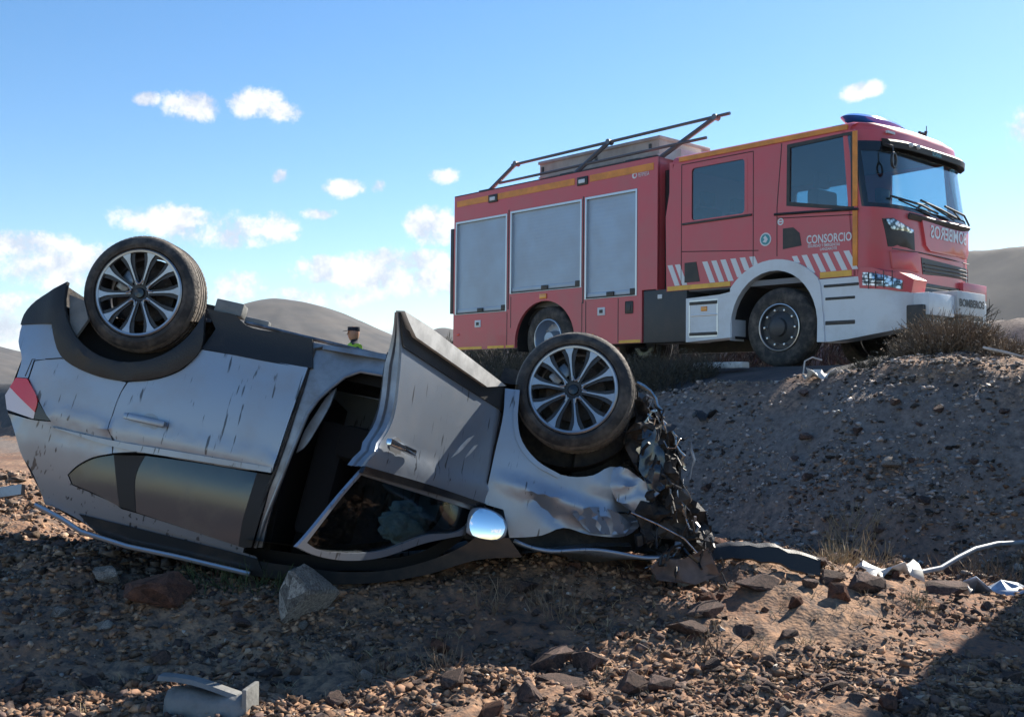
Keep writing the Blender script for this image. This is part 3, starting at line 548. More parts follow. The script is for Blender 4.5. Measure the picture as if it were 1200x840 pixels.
# wheels
def wheel(M, parent, dirt=0):
    t = MB(); ro = .327; ri = .243
    prof = [(ri,.02),(ri+.012,-.006),(ri+.035,-.012),(ro-.06,-.012),(ro-.03,-.004),(ro-.012,.012),(ro-.003,.028)]
    for g0 in (.05,.085,.12,.155): prof += [(ro,g0-.012),(ro-.009,g0-.009),(ro-.009,g0-.003),(ro+.001,g0)]
    prof += [(ro-.003,.185),(ro-.012,.20),(ro-.03,.216),(ro-.06,.224),(ri+.03,.222),(ri,.19)]
    t.lathe(prof, 96, closed=True)
    o = t.build('wheel_tyre', ['rubber', 'tread'], parent, 30)
    for pl in o.data.polygons:
        c = pl.center; r = math.hypot(c.x, c.z)
        if r > ro-.014 and .0 < c.y < .21: pl.material_index = 1
    o.matrix_local = M
    # tread blocks: sipes cut as small proud blocks round the shoulders
    b = MB()
    for k in range(72):
        a = 2*math.pi*k/72
        for y0, y1, s in ((.034,.052,0),(.160,.182,.5)):
            A = a+s*math.pi/72; Mx = Matrix.Rotation(-A, 4, 'Y')
            b.box((ro-.012, y0, -.0105), (ro+.0005, y1, .0105), Mx)
    b.build('tread_blocks', 'tread', o, 0, kind='stuff')
    r = MB()
    r.lathe([(ri+.004,.0),(ri-.004,-.006),(ri-.014,-.004),(ri-.018,.006)], 72)
    for k in range(10):
        a = 2*math.pi*(k+.5)/10; side = 1 if k % 2 == 0 else -1
        # spoke: thin near the hub, broad plate at the rim
        ax = Vector((math.cos(a), 0, math.sin(a))); ty = Vector((-math.sin(a), 0, math.cos(a)))
        st = [(.050, 0, .0035, .012),(.08,0,.0038,.010),(.14,0,.005,.006),(.178,0,.0075,.003),(.198,0,.012,.001),(.222,0,.022,-.001),(ri-.008,0,.027,-.002)]
        ra = []
        for rr_, o_, hw, y_ in st:
            c = ax*rr_+ty*(o_*1.0)
            ra.append([c+ty*hw+Vector((0,y_,0)), c-ty*hw+Vector((0,y_,0)), c-ty*hw*.8+Vector((0,y_+.022,0)), c+ty*hw*.8+Vector((0,y_+.022,0))])
        r.loft(ra)
    # U-shaped bridges that close each pair of spokes at the hub
    for k in range(5):
        a = 2*math.pi*(2*k+1+.0)/10
        pts = [Vector((math.cos(a+d)*rr_, .008, math.sin(a+d)*rr_)) for d, rr_ in ((-.27,.075),(-.2,.058),(0,.05),(.2,.058),(.27,.075))]
        r.tube(pts, .0055, 6)
    rim = r.build('rim', 'alloy', o, 30)
    d = MB(); d.lathe([(ri-.016,.004),(ri-.02,.03),(ri-.02,.18),(ri+.002,.2)], 72)
    d.lathe([(.0,.022),(.042,.018),(.05,.028),(.058,.05),(.0,.06)], 32)
    for k in range(10):
        a = 2*math.pi*(k+.5)/10; ax = Vector((math.cos(a),0,math.sin(a))); ty = Vector((-math.sin(a),0,math.cos(a)))
        rr2 = [[ax*q+ty*w_+Vector((0,yy,0)), ax*q-ty*w_+Vector((0,yy,0)), ax*q-ty*w_*.6+Vector((0,yy+.03,0)), ax*q+ty*w_*.6+Vector((0,yy+.03,0))] for q, w_, yy in ((.04,.015,.021),(.14,.018,.016),(.2,.036,.012),(.24,.055,.01))]
        d.loft(rr2)
    d.build('rim_recess', 'alloyd', o, 30)
    c = MB(); c.lathe([(0,.004),(.026,.006),(.03,.012),(.03,.03)], 24); c.build('hub_cap', 'gloss', o, 30)
    e = MB(); e.lathe([(0,.09),(.06,.088),(.065,.10),(.165,.10),(.165,.122),(.06,.122)], 48); e.build('brake_disc', 'under', o, 30); e = MB(); e.lathe([(.05,.14),(.215,.15),(.215,.155),(.05,.15)], 40); e.build('splash_plate', 'under', o, 30); e = MB(); e.box((.09,.07,-.06),(.165,.135,.06), Matrix.Rotation(R(200),4,'Y'), bev=.012); e.build('brake_caliper', 'steel', o)
    return o
Wr = Matrix.Translation((0,-.02,0)) @ Matrix.Rotation(R(6),4,'X') @ Matrix.Rotation(R(-2),4,'Z') @ Matrix.Rotation(R(4),4,'Y')
w1 = wheel(Wr, car)
Wf = Matrix.Translation((2.462,-.03,0)) @ Matrix.Rotation(R(-11),4,'Z') @ Matrix.Rotation(R(1),4,'X') @ Matrix.Rotation(R(19),4,'Y')
def dupw(o, M, parent):
    c = o.copy(); link(c, parent); c.matrix_local = M
    for ch in o.children: d = ch.copy(); link(d, c)
    return c
dupw(w1, Wf, car)
dupw(w1, Matrix.Translation((0,1.72,-.27)) @ Matrix.Rotation(math.pi,4,'Z'), car)
dupw(w1, Matrix.Translation((2.40,1.66,-.20)) @ Matrix.Rotation(math.pi+.2,4,'Z'), car)
# the rest of the shell: underside, roof, tail, far side
WID = 1.72
def far(u, h): return WID + wf(u, h)
out = SH['outline']
def wall(name, pts, m, steps=8, crown=.0, inset=.0):
    P = smoothpoly(pts + [pts[-1]], .08)[:]; P = P[:P.index(tuple(pts[-1]))+1] if tuple(pts[-1]) in P else P
    # open polyline resample
    Q = []
    for i in range(len(pts)-1):
        a, b = Vector(pts[i]), Vector(pts[i+1]); k = max(1, int((b-a).length/.08))
        Q += [tuple(a+(b-a)*j/k) for j in range(k)]
    Q.append(tuple(pts[-1])); rows = []
    for i, (u, h) in enumerate(Q):
        a, b = Vector(Q[max(i-1,0)]), Vector(Q[min(i+1,len(Q)-1)]); t = (b-a).normalized(); nrm = Vector((-t.y, t.x))
        row = []
        for j in range(steps+1):
            s = j/steps; d0 = -wf(u, h)+.03; d1 = far(u, h)-.03; bulge = crown*(1-(2*s-1)**4)-inset
            row.append((u+nrm.x*-bulge, d0+(d1-d0)*s, h+nrm.y*-bulge))
        rows.append(row)
    mb = MB(); mb.loft(rows, cap=False, closed=False); return mb.build(name, m, car, 40)
i0 = 0
wall('rear_bumper', out[0:6], 'plastic', crown=-.10)
wall('tailgate', out[5:10], 'silver', crown=-.14)
wall('roof_panel', out[10:20], 'droof', crown=-.06)
wall('windscreen_panel', out[17:20], 'dglass', crown=-.01)
wall('bonnet', out[19:22], 'silver', crown=-.05)
wall('underbody', [out[31-1], out[29], out[28]][::-1] + [out[29], out[30]], 'under') if False else None
wall('underbody', [(2.555,.02),(2.12,-.04),(1.55,-.05),(.998,-.06),(.821,-.06),(.617,-.07),(.538,-.05),(.361,-.08),(.0,-.16),(-.35,-.17),(-.50,-.13)], 'under', crown=.03)
mb = MB(); patch(mb, [(p[0], min(p[1], -.06)) for p in out if not (p[1] > 0 and p[0] > 2.6)], lambda u, v, k: (u, far(u, v)-k, v), .03, .12); mb.build('far_side_panel', 'silver', car)
# dark inner lining that closes the cabin behind the doors
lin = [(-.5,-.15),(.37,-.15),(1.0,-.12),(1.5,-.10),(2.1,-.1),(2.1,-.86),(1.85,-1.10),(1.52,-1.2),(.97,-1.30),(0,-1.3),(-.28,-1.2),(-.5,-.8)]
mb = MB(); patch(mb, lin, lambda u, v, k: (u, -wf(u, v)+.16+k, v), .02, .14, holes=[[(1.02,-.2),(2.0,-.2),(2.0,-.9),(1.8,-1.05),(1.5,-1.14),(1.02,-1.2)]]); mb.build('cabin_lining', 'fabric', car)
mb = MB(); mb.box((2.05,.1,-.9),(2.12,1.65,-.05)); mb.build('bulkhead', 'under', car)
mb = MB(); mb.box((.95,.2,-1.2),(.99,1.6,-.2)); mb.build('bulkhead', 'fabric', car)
mb = MB(); mb.loft([[(u, d, h) for d in (-.0,.4,.8,1.2,1.6)] for u, h in ((.93,-1.17),(1.2,-1.14),(1.5,-1.07),(1.8,-.97),(2.05,-.84))], cap=False, closed=False); mb.build('headliner', 'fabric', car)
# liners in the wheel arches
def liner(u0, v0, r, parent=car):
    mb = MB(); rows = []
    for a in np.linspace(.05, math.pi-.05, 20):
        rows.append([(u0-r*math.cos(a), .02+.42*s, v0-r*math.sin(a)*1.0) for s in (0,.33,.66,1)])
    mb.loft(rows, cap=False, closed=False)
    mb.add([(u0-r*math.cos(a), .44, v0-r*math.sin(a)) for a in np.linspace(-.3, math.pi+.3, 20)] , [tuple(range(20))])
    return mb.build('wheel_arch_liner', 'under', parent)
liner(0, -.02, .43); liner(2.45, .0, .42)
cpatch('mud_flap', 'flap', 'scrapg', -.02, .03)
# suspension and exhaust on the underside
mb = MB()
mb.tube([(0,.25,.02),(.05,.8,-.02),(0,1.4,-.1)], .045); mb.tube([(0,.3,.0),(.4,.45,-.02),(.75,.5,-.03)], .03); mb.tube([(.02,.25,0),(-.25,.3,-.1)], .02); mb.build('rear_axle', 'under', car)
mb = MB(); mb.tube([(-.4,1.2,.0),(.3,1.15,.0),(.9,.95,.01),(1.9,.9,.0)], .035); mb.box((-.1,1.0,-.03),(.35,1.35,.06), bev=.03); mb.build('exhaust_pipe', 'steel', car)
mb = MB(); mb.tube([(2.45,.22,0),(2.3,.55,-.05),(2.5,1.0,-.1)], .035); mb.tube([(2.47,.25,.02),(2.55,.6,0),(2.5,1.2,-.05)], .02); mb.tube([(2.46,.2,0),(2.46,.3,-.25)], .03); mb.build('front_suspension', 'steel', car)
for a, b in (((.42,.02,.0),(.58,.12,.075)),((.60,.03,-.03),(.74,.09,.012))):
    mb = MB(); mb.box(a, b, bev=.01); mb.build('underbody_bracket', 'scrapg', car)
mb = MB(); rnd = random.Random(3)
pts = [(.62+.05*i, .02, -.028-.0008*i) for i in range(18)]
mb.tube(pts, .012, 6); mb.build('brake_pipe', 'steel', car)
# seats (hanging upside down) and steering wheel
def loftseat(u, d):
    s = MB(); s.box((u,d,-.62),(u+.5,d+.48,-.42), bev=.05); s.box((u-.12,d+.02,-1.08),(u+.05,d+.46,-.42), Matrix.Rotation(0,4,'Y'), bev=.05); s.box((u-.12,d+.12,-1.2),(u-.03,d+.34,-1.06), bev=.03)
    return s.build('car_seat', 'fabric', car)
loftseat(1.22, .28); loftseat(1.22, 1.0)
mb = MB(); mb.tube([(1.80+.06*math.cos(a), .5+.18*math.cos(a), -.72+.17*math.sin(a)) for a in np.linspace(0, 2*math.pi, 25)], .014, 8, cap=False); mb.tube([(1.8,.5,-.72),(2.05,.5,-.66)], .03); mb.build('steering_wheel', 'fabric', car)
mb = MB(); mb.box((1.95,.1,-.86),(2.1,1.6,-.55), bev=.04); mb.build('dashboard', 'plastic', car)
# deployed airbag: a crumpled bag, hanging in the door opening
def bag(name, c, s, seed, parent, m='airbag'):
    bm = bmesh.new(); bmesh.ops.create_icosphere(bm, subdivisions=4, radius=1); rn = random.Random(seed); d = [(Vector((rn.gauss(0,1),rn.gauss(0,1),rn.gauss(0,1))).normalized(), rn.uniform(.2,.9)) for _ in range(26)]
    for v in bm.verts:
        n = v.co.normalized(); q = 1.0
        for a, w in d: q -= .22*w*max(0, 1-abs(n.dot(a))*7)
        v.co = Vector((n.x*s[0]*q+c[0], n.y*s[1]*q+c[1], n.z*s[2]*q+c[2]))
    me = bpy.data.meshes.new(name); bm.to_mesh(me); bm.free(); me.materials.append(MT[m]); me.shade_smooth(); o = bpy.data.objects.new(name, me); link(o, parent); return o
_ab = Matrix([[*SH['DM'][0][i], SH['DM'][1][i]] for i in range(3)] + [[0,0,0,1]]) @ Vector((-.38, .24, -.17))
bag('airbag', tuple(_ab), (.15, .06, .12), 4, car)
# open front door, in its own axes: X towards the hinge, Y inwards, Z towards the sill
DM = Matrix([[*_md[i], _od[i]] for i in range(3)] + [[0,0,0,1]])
def dm(off=0, fn=None):
    def f(u, v, k):
        y = off + .10*max(0, v-.30)**2 + (.0 if v > .02 else -.35*(v-.02)*.35)
        if fn: y += fn(u, v)
        return (u, y+k, v)
    return f
def dcre(u, v): return -.014*math.exp(-((v-.085)/.025)**2) + .006*math.exp(-((v-.13)/.03)**2)
def dp(name, key, m, off=0, thick=.02, parent=None, fn=None, holes=(), grid=.05, smooth=True):
    mb = MB(); patch(mb, SH['d_'+key] if isinstance(key, str) else key, dm(off, fn), thick, grid, holes, smooth); return mb.build(name, m, parent)
mb = MB(); patch(mb, SH['d_skin'], dm(0, dcre), .02, .05); fd = mb.build('front_door', 'silver', car); fd.matrix_local = DM
fd['label'] = 'front door hanging open, half in sunlight'
dp('door_cladding', 'black', 'plastic', -.008, .03, fd, smooth=False)
dp('door_cladding_edge', 'strip', 'scrapw', -.03, .05, fd, fn=lambda u, v: 0.0, smooth=False)  # white colour stands in for sun on the cladding edge
dp('inner_panel', [(SH['d_skin'][9][0]+.06,.58),(-.3,.53),(0,.48),(0,.02),(SH['d_skin'][7][0]+.12,.07),(SH['d_skin'][8][0]+.05,.30),(SH['d_skin'][9][0]+.05,.50)], 'plastic', .10, .03, fd)
# rear edge of the door: pressed steel closing strip, stepped
mb = MB(); _e = SH['d_rear_edge']; ed = [(_e[0][0],_e[0][1]-.01),(_e[1][0]+.0,_e[1][1]),_e[2],_e[3],((_e[3][0]+_e[4][0])/2+.01,(_e[3][1]+_e[4][1])/2),_e[4]]; ed = [tuple(q) for q in smoothpoly(ed, .05)]; ed = ed[:min(range(len(ed)), key=lambda i: (ed[i][0]-_e[4][0])**2+(ed[i][1]-_e[4][1])**2)+1]; rows = []
for u, v in ed:
    y0 = dm(0, dcre)(u, v, 0)[1]; g = .62*max(.15, min(1, (.80-v)/.3)); rows.append([(u+.004,y0+.002,v),(u-.012,y0+.012*g,v),(u-.014,y0+.055*g,v),(u+.006,y0+.062*g,v),(u+.006,y0+.085*g,v),(u-.008,y0+.095*g,v),(u-.01,y0+.135*g,v),(u+.03,y0+.14*g,v)])
mb.loft(rows, cap=False, closed=False); mb.build('door_edge', 'silver_in', fd, 30)
wo_ = SH['d_winouter']; wi = SH['d_wininner']
mb = MB(); patch(mb, wo_, dm(.015), .018, .0, holes=[wi]); mb.build('window_frame', 'silver', fd)
dp('window_glass', [(p[0]*.999, p[1]) for p in wi], 'cglass', .035, .005, fd, grid=.15)
dp('belt_moulding', 'belt', 'gloss', -.012, .02, fd)
_h = SH['d_handle']; hx = (_h[0][0]+_h[1][0])/2; hz_ = (_h[0][1]+_h[1][1])/2; hl_ = math.hypot(_h[1][0]-_h[0][0], _h[1][1]-_h[0][1])/2; ha = math.atan2(_h[1][1]-_h[0][1], _h[1][0]-_h[0][0])
mb = MB(); mb.box((-hl_,-.016,-.016),(hl_,.016,.016), Matrix.Translation((hx,-.032,hz_)) @ Matrix.Rotation(-ha,4,'Y'), bev=.01); mb.build('door_handle', 'chrome', fd)
mb = MB(); patch(mb, disc((hx, hz_-.005), .05), dm(-.002), .004, .03, smooth=False); mb.build('handle_recess', 'silver_in', fd)
for k in ('scratch1','scratch2'): dp('door_scrape', k, 'scrapw', -.003, .002, fd, grid=0)  # pale scratches on the door skin
# mirror: housing behind, glass facing the tail (towards us because the door is open)
mp = [(-.095,.05),(-.085,.07),(-.03,.078),(.03,.066),(.075,.04),(.095,.0),(.092,-.04),(.06,-.065),(.0,-.073),(-.06,-.066),(-.098,-.05),(-.10,0)]
ex = Vector((.42,-.907,0)); nx = Vector((-.903,-.42,-.085)).normalized(); mc = Vector((-.075,-.075,-.105))
mb = MB(); rings = []
for s, dq in ((1.02,.004),(1.08,.0),(1.09,-.02),(1.0,-.06),(.75,-.10),(.4,-.12)):
    rings.append([mc+ex*(u*s)+Vector((0,0,v*s))+nx*dq for u, v in smoothpoly(mp, .02)])
mb.loft(rings); mi = mb.build('door_mirror', 'silver', fd, 50)
mb = MB(); patch(mb, mp, lambda u, v, k: mc+ex*u+Vector((0,0,v))+nx*(.012-(u*u+v*v)/1.1-k)-Vector((0,0,0)), .004, .02); mb.build('mirror_glass', 'mirror', mi)
mb = MB(); mb.tube([mc-nx*.06, mc-nx*.03+Vector((.06,.05,.06)), Vector((.0,.03,.0))], .022, 8); mb.build('mirror_arm', 'plastic', mi)
# crushed front end: radiator pack, headlamp remains, beams, hoses, splinters
mb = MB(); mb.box((2.82,.2,-.66),(2.90,1.5,-.04), bev=.02); mb.build('radiator', 'under', car)
mb = MB(); mb.box((2.55,.3,-.7),(2.85,1.4,-.1), bev=.05); mb.box((2.5,.45,-.15),(2.75,1.0,.08), bev=.04); mb.build('engine', 'under', car)
def jag(poly, n, amp, seed):
    rj = random.Random(seed); o = []
    for i, p in enumerate(poly):
        q = poly[(i+1) % len(poly)]
        for k in range(n): s = k/n; o.append((p[0]+(q[0]-p[0])*s+rj.uniform(-amp, amp), p[1]+(q[1]-p[1])*s+rj.uniform(-amp, amp)))
    return o
fb = SH['front_bits']; rnd = random.Random(11)
for i, (off, sc_, m_) in enumerate(((.34, 1.0, 'under'), (.16, .93, 'plastic'), (.02, .84, 'under'))):
    cx_ = sum(p[0] for p in fb)/len(fb); cy_ = sum(p[1] for p in fb)/len(fb)
    pl_ = jag([(cx_+(p[0]-cx_)*sc_-.03-.02*i, cy_+(p[1]-cy_)*sc_-.0) for p in fb], 3, .022, 5+i)
    mb = MB(); patch(mb, pl_, lambda u, v, k, off=off, i=i: (u+.05*nz(u+i, v, 22), off+.16*nz(u, v+i, 14)+.09*nz(u+i, v, 37)+k, v+.05*nz(v, u+i, 25)), .03, .03, smooth=False)
    mb.build('crushed_radiator_support', m_, car, 20)
hl = MB(); patch(hl, jag([(2.88,-.13),(2.95,-.12),(3.02,-.28),(3.05,-.42),(2.97,-.44),(2.89,-.36)], 3, .012, 3), lambda u, v, k: (u, -.05+.6*(u-2.9)**2+.05*nz(u, v, 20)+k, v), .03, .03, smooth=False); hl.build('smashed_headlamp', 'lampshell', car, 25)
edge = [(2.84,.11),(2.93,.04),(3.00,-.05),(3.09,-.14),(3.14,-.24),(3.16,-.35),(3.20,-.43),(3.30,-.53),(3.38,-.65),(3.42,-.74)]
def on_edge():
    t = rnd.random()*(len(edge)-1); j = min(int(t), len(edge)-2); return Vector(edge[j]).lerp(Vector(edge[j+1]), t-j)
for pts, r0, m_ in (([(2.80,.08,.13),(2.88,.06,.10),(2.93,.05,.03),(2.97,.03,-.03),(2.99,.04,-.07)], .014, 'bitsil'),
                    ([(3.03,-.02,-.10),(3.06,-.03,-.17),(3.12,-.02,-.22),(3.13,0,-.28)], .012, 'bitsil'),
                    ([(3.10,.0,-.38),(3.13,0,-.44),(3.16,0,-.47),(3.19,.02,-.52)], .013, 'bitsil'),
                    ([(3.15,.05,-.13),(3.185,.04,-.22),(3.18,.04,-.33)], .007, 'steel')):
    P = []
    for a_, b_ in zip(pts, pts[1:]): P += [Vector(a_), Vector(a_).lerp(Vector(b_), .5)+Vector((rnd.uniform(-.012,.012),0,rnd.uniform(-.012,.012)))]
    P.append(Vector(pts[-1])); mb = MB(); mb.tube(P, [r0*rnd.uniform(.6,1.3) for _ in P], 6); mb.build('bent_beam', m_, car)
for i in range(150):
    e = on_edge(); inn = rnd.random()**.8*.34
    u = e.x-inn+.02; v = e.y-rnd.uniform(-.03,.12)*1.0-.1*(inn > .1)*rnd.random(); d = rnd.uniform(-.10,.12)
    u -= .035
    if u < 3.06 and -.62 < v < -.3: d = rnd.uniform(.06,.14)
    if u < 2.84 or (v > -.33 and u < 2.86): continue
    mb = MB(); k = rnd.random(); Mx = Matrix.Translation((u,d,v)) @ Matrix.Rotation(rnd.uniform(-3,3),4,'X') @ Matrix.Rotation(rnd.uniform(-3,3),4,'Y') @ Matrix.Rotation(rnd.uniform(-3,3),4,'Z')
    if k < .4:
        L = rnd.uniform(.03,.10); pts = [Mx @ Vector((L*(q-1.5)/1.5, .025*rnd.uniform(-1,1), .025*rnd.uniform(-1,1))) for q in range(4)]
        mb.tube(pts, rnd.uniform(.003,.009), 5); nm = 'bent_bracket'
    elif k < .82:
        a = [rnd.uniform(.012,.05) for _ in range(6)]; rg = [(a[q]*math.cos(q*1.047), a[q]*math.sin(q*1.047)) for q in range(6)]; b0 = rnd.uniform(-9,9)
        patch(mb, rg, lambda x, y, q: Mx @ Vector((x, y, b0*x*y+q)), .004, .02, smooth=False); nm = 'broken_panel_piece'
    else:
        mb.box((-.03,-.02,-.015),(.03,.02,.02), Mx, bev=.006); nm = 'broken_housing'
    mb.build(nm, rnd.choice(['under','plastic','under','steel','gloss','plastic','bitsil','tblack']), car, 20)
for i in range(26):   # hanging wires and splinters
    e = on_edge(); p = Vector((e.x-rnd.uniform(0,.12), rnd.uniform(-.1,.1), e.y)); pts = [p]
    for q in range(4): p = p+Vector((rnd.uniform(-.01,.035), rnd.uniform(-.03,.03), rnd.uniform(-.05,-.005))); pts.append(p)
    mb = MB(); mb.tube(pts, rnd.uniform(.002,.005), 5); mb.build('torn_wire', rnd.choice(['steel','bitsil','plastic','plastic']), car)
mb = MB(); mb.tube([(2.90,-.05,-.58),(3.05,-.05,-.61),(3.2,-.04,-.65),(3.33,-.02,-.74)], .0045, 6); mb.build('stay_rod', 'bitsil', car)
# bonnet edge and crumpled nose lying near the ground
mb = MB(); rows = []
for i, u in enumerate(np.linspace(2.33, 3.12, 24)):
    hh = -.872-.02*math.sin(u*5)+ .10*sstep((u-2.5)/.5); rows.append([(u, -.05+.55*s+.02*math.sin(u*17), hh-.02*math.sin(s*3+u*11)-.02*s) for s in np.linspace(0, 2.6, 9)])
mb.loft(rows, cap=False, closed=False); rows2 = []
o = mb.build('bonnet_edge', 'silver', car, 30); sol = o.modifiers.new('solid', 'SOLIDIFY'); sol.thickness = .018
mb = MB(); patch(mb, [(3.05,-.83),(3.12,-.77),(3.22,-.75),(3.33,-.67),(3.42,-.80),(3.3,-.86),(3.1,-.90)], lambda u, v, k: (u, -.05+.07*nz(u, v, 16)+k, v+.03*nz(u, v, 30)), .012, .03, smooth=False); mb.build('crumpled_bumper', mat('scuffed_brown_plastic', (.16,.11,.09), .6, noise=.5, nscale=14), car)
# splitter that closes the car's front below the wing
cpatch('inner_wing', [(2.3,-.60),(2.95,-.58),(3.10,-.72),(2.7,-.84),(2.3,-.87)], 'under', -.16, .03)
# ------------------------------------------------------------------ fire truck (t forward, y away, z up)
MTR = Matrix([[-TRUCK_M[0][0], TRUCK_M[0][1], TRUCK_M[0][2], TRUCK_O[0]], [-TRUCK_M[1][0], TRUCK_M[1][1], TRUCK_M[1][2], TRUCK_O[1]], [-TRUCK_M[2][0], TRUCK_M[2][1], TRUCK_M[2][2], TRUCK_O[2]], [0,0,0,1]])
tk = empty('fire_truck', 'red fire engine with grey roller shutters parked on the road above the car', 'fire truck', mw=MTR)
def sm_(y0=0, fn=None): return lambda t, z, k: (t, y0+k+(fn(t, z) if fn else 0), z)
def side(name, poly, m, y0=0, thick=.04, holes=(), parent=tk, fn=None, grid=.25, smooth=False, **k):
    mb = MB(); patch(mb, poly, sm_(y0, fn), thick, grid, holes, smooth); return mb.build(name, m, parent, **k)
def tb(name, a, b, m, parent=tk, bev=.01, **k):
    mb = MB(); mb.box(a, b, bev=bev); return mb.build(name, m, parent, **k)
def rect(a, b, c, d): return [(a,b),(c,b),(c,d),(a,d)]
archr = [(-4.27+.67*math.cos(a), .45+.64*math.sin(a)) for a in np.linspace(math.pi+.14, -.14, 24)]
bodyp = [(-6.5,.38),(archr[0][0],.38)] + archr[1:-1] + [(archr[-1][0],.38),(-2.27,.38),(-2.27,1.12),(-1.99,1.12),(-1.99,2.98),(-6.5,2.98)]
sh = [(-6.46,.97,-5.14,2.55),(-5.07,1.24,-3.46,2.57),(-3.40,1.05,-2.36,2.58)]
side('body_side', bodyp, 'red', 0, .05, holes=[rect(*s) for s in sh])
def far_side(name, poly, m, **k): return side(name, poly, m, y0=2.45, **k)
far_side('body_side', bodyp, 'red')
for s in sh:
    mb = MB(); 
    n = 22; z0, z1 = s[1]+.10, s[3]-.03; pr = []
    for i in range(n*3+1):
        z = z0+(z1-z0)*i/(n*3); pr.append((z, .035+(.0012 if i % 3 == 0 else 0)))
    mb.loft([[(s[0]+.03, y, z) for z, y in pr], [(s[2]-.03, y, z) for z, y in pr]], cap=False, closed=False)
    r_ = mb.build('roller_shutter', 'shutter', tk, 60)
    mb = MB(); patch(mb, rect(s[0]+.004,s[1]+.004,s[2]-.004,s[3]-.004), sm_(-.006), .05, 0, [rect(s[0]+.035,s[1]+.03,s[2]-.035,s[3]-.035)], False); mb.build('shutter_frame', 'alu', r_, 30)
    mb = MB(); mb.box((s[0]+.04,.012,s[1]+.035),(s[2]-.04,.05,s[1]+.10), bev=.006); mb.build('shutter_bar', 'shutter', r_)
    mb = MB(); c = (s[0]+s[2])/2; mb.box((c-.07,-.01,s[1]+.02),(c+.07,.03,s[1]+.09), bev=.005); mb.box((s[2]-.13,-.012,s[1]+.02),(s[2]-.035,.03,s[1]+.11), bev=.005); mb.box((s[0]+.035,-.008,s[1]+.01),(s[2]-.035,.0,s[1]+.03)); mb.build('shutter_latch', 'tblack', r_)
# dark gaps between shutters and lower lockers
for t0 in (-5.105, -3.43): tb('body_seam', (t0-.012,-.004,1.0 if t0 < -4 else 1.0),(t0+.012,.01,2.6), 'tblack', bev=0)
for t0, z0, z1 in ((-5.13,.40,.95),(-5.04,.7,1.2),(-3.45,.40,1.02),(-3.37,.4,1.03),(-2.72,.40,1.03)): tb('body_seam', (t0-.006,-.003,z0),(t0+.006,.008,z1), 'tblack', bev=0)
mb = MB(); 
mb.box((-6.5,.02,2.94),(-1.99,2.48,2.975)); mb.box((-6.5,.02,.6),(-6.45,2.48,2.97)); mb.box((-2.03,.02,1.1),(-1.99,2.48,2.97)); mb.build('body_panels', 'red', tk)
mb = MB(); mb.box((-6.44,.2,.75),(-2.3,2.3,1.0)); mb.box((-6.44,.12,1.0),(-2.05,.14,2.9)); mb.build('body_floor', 'tblack', tk)
# reflective strips along the roof edge, marker lamps
for a, b in ((-6.43,-5.62),(-5.38,-3.62),(-3.30,-2.06)): tb('reflective_strip', (a,-.006,2.80),(b,.004,2.90), 'orange', bev=0)
for a in (-5.50,-3.46): 
    o = tb('marker_lamp_box', (a-.10,-.02,2.77),(a+.12,.02,2.90), 'tblack'); tb('marker_lamp', (a-.06,-.03,2.80),(a+.07,-.012,2.86), 'white', o)
mb = MB(); mb.tube([(-6.5,.01,2.985),(-1.99,.01,2.985)], .014, 6); mb.build('roof_edge', 'tblack', tk)
for a, b in ((-6.45,-5.75),(-5.15,-4.96),(-2.70,-2.29),(-5.6,-5.2)): tb('lower_strip', (a,-.005,.385),(b,.003,.425), 'yellow', bev=0)
for t, z in ((-5.85,.80),(-3.05,.86)):
    o = tb('locker_latch', (t-.075,-.012,z-.06),(t+.075,.01,z+.06), 'white'); tb('latch_hole', (t-.03,-.018,z-.025),(t+.035,-.008,z+.025), 'tblack', o, 0)
o = tb('filler_recess', (-2.58,-.01,.80),(-2.43,.01,.98), 'tblack', bev=.02); tb('filler_cap', (-2.54,-.02,.84),(-2.47,.0,.93), 'tgrey', o)
tb('side_lamp', (-4.36,-.02,1.12),(-4.21,.0,1.20), 'amber'); tb('side_lamp', (-3.28,-.012,.5),(-3.20,.0,.54), 'amber'); tb('side_lamp', (-6.40,-.012,.62),(-6.33,.0,.66), 'lampred')
def PLOGO(x, y, k): return (-2.42+x, k-.003, 2.74+y)
mb = MB(); patch(mb, disc((0,.03),.045,20), PLOGO, .004, 0, [disc((0.008,.03),.026,14)], False); mb.build('maker_emblem', 'decal', tk, 0)
text('maker_name', 'PEFIPRESA', .085, lambda x, y, k: (-2.35+x, k-.003, 2.735+y), 'decal', tk, sx=.55)
# wheel arch inside, rear ladder
def tliner(t0, z0, r, p=tk):
    mb = MB(); rows = [[(t0+r*math.cos(a), .05+.55*s, z0+r*math.sin(a)) for s in (0,.5,1)] for a in np.linspace(-.2, math.pi+.2, 20)]; mb.loft(rows, cap=False, closed=False)
    mb.add([(t0+r*math.cos(a), .6, z0+r*math.sin(a)) for a in np.linspace(-.3, math.pi+.3, 20)], [tuple(range(20))]); return mb.build('wheel_arch_liner', 'tblack', p)
tliner(-4.27,.45,.66); tliner(-.03,.52,.68)
mb = MB()
for y in (.12,.50): mb.tube([(-6.62,y,.62),(-6.62,y,2.62),(-6.55,y,2.95)], .018, 8)
mb.build('rear_ladder', 'alu', tk); lad = tk.children[-1]
for z in np.arange(.75,2.7,.28):
    mb = MB(); mb.tube([(-6.62,.12,z),(-6.62,.50,z)], .012, 6); mb.build('rung', 'alu', lad)
tb('rear_door_edge', (-6.60,.0,1.0),(-6.52,.05,2.45), 'tgrey')
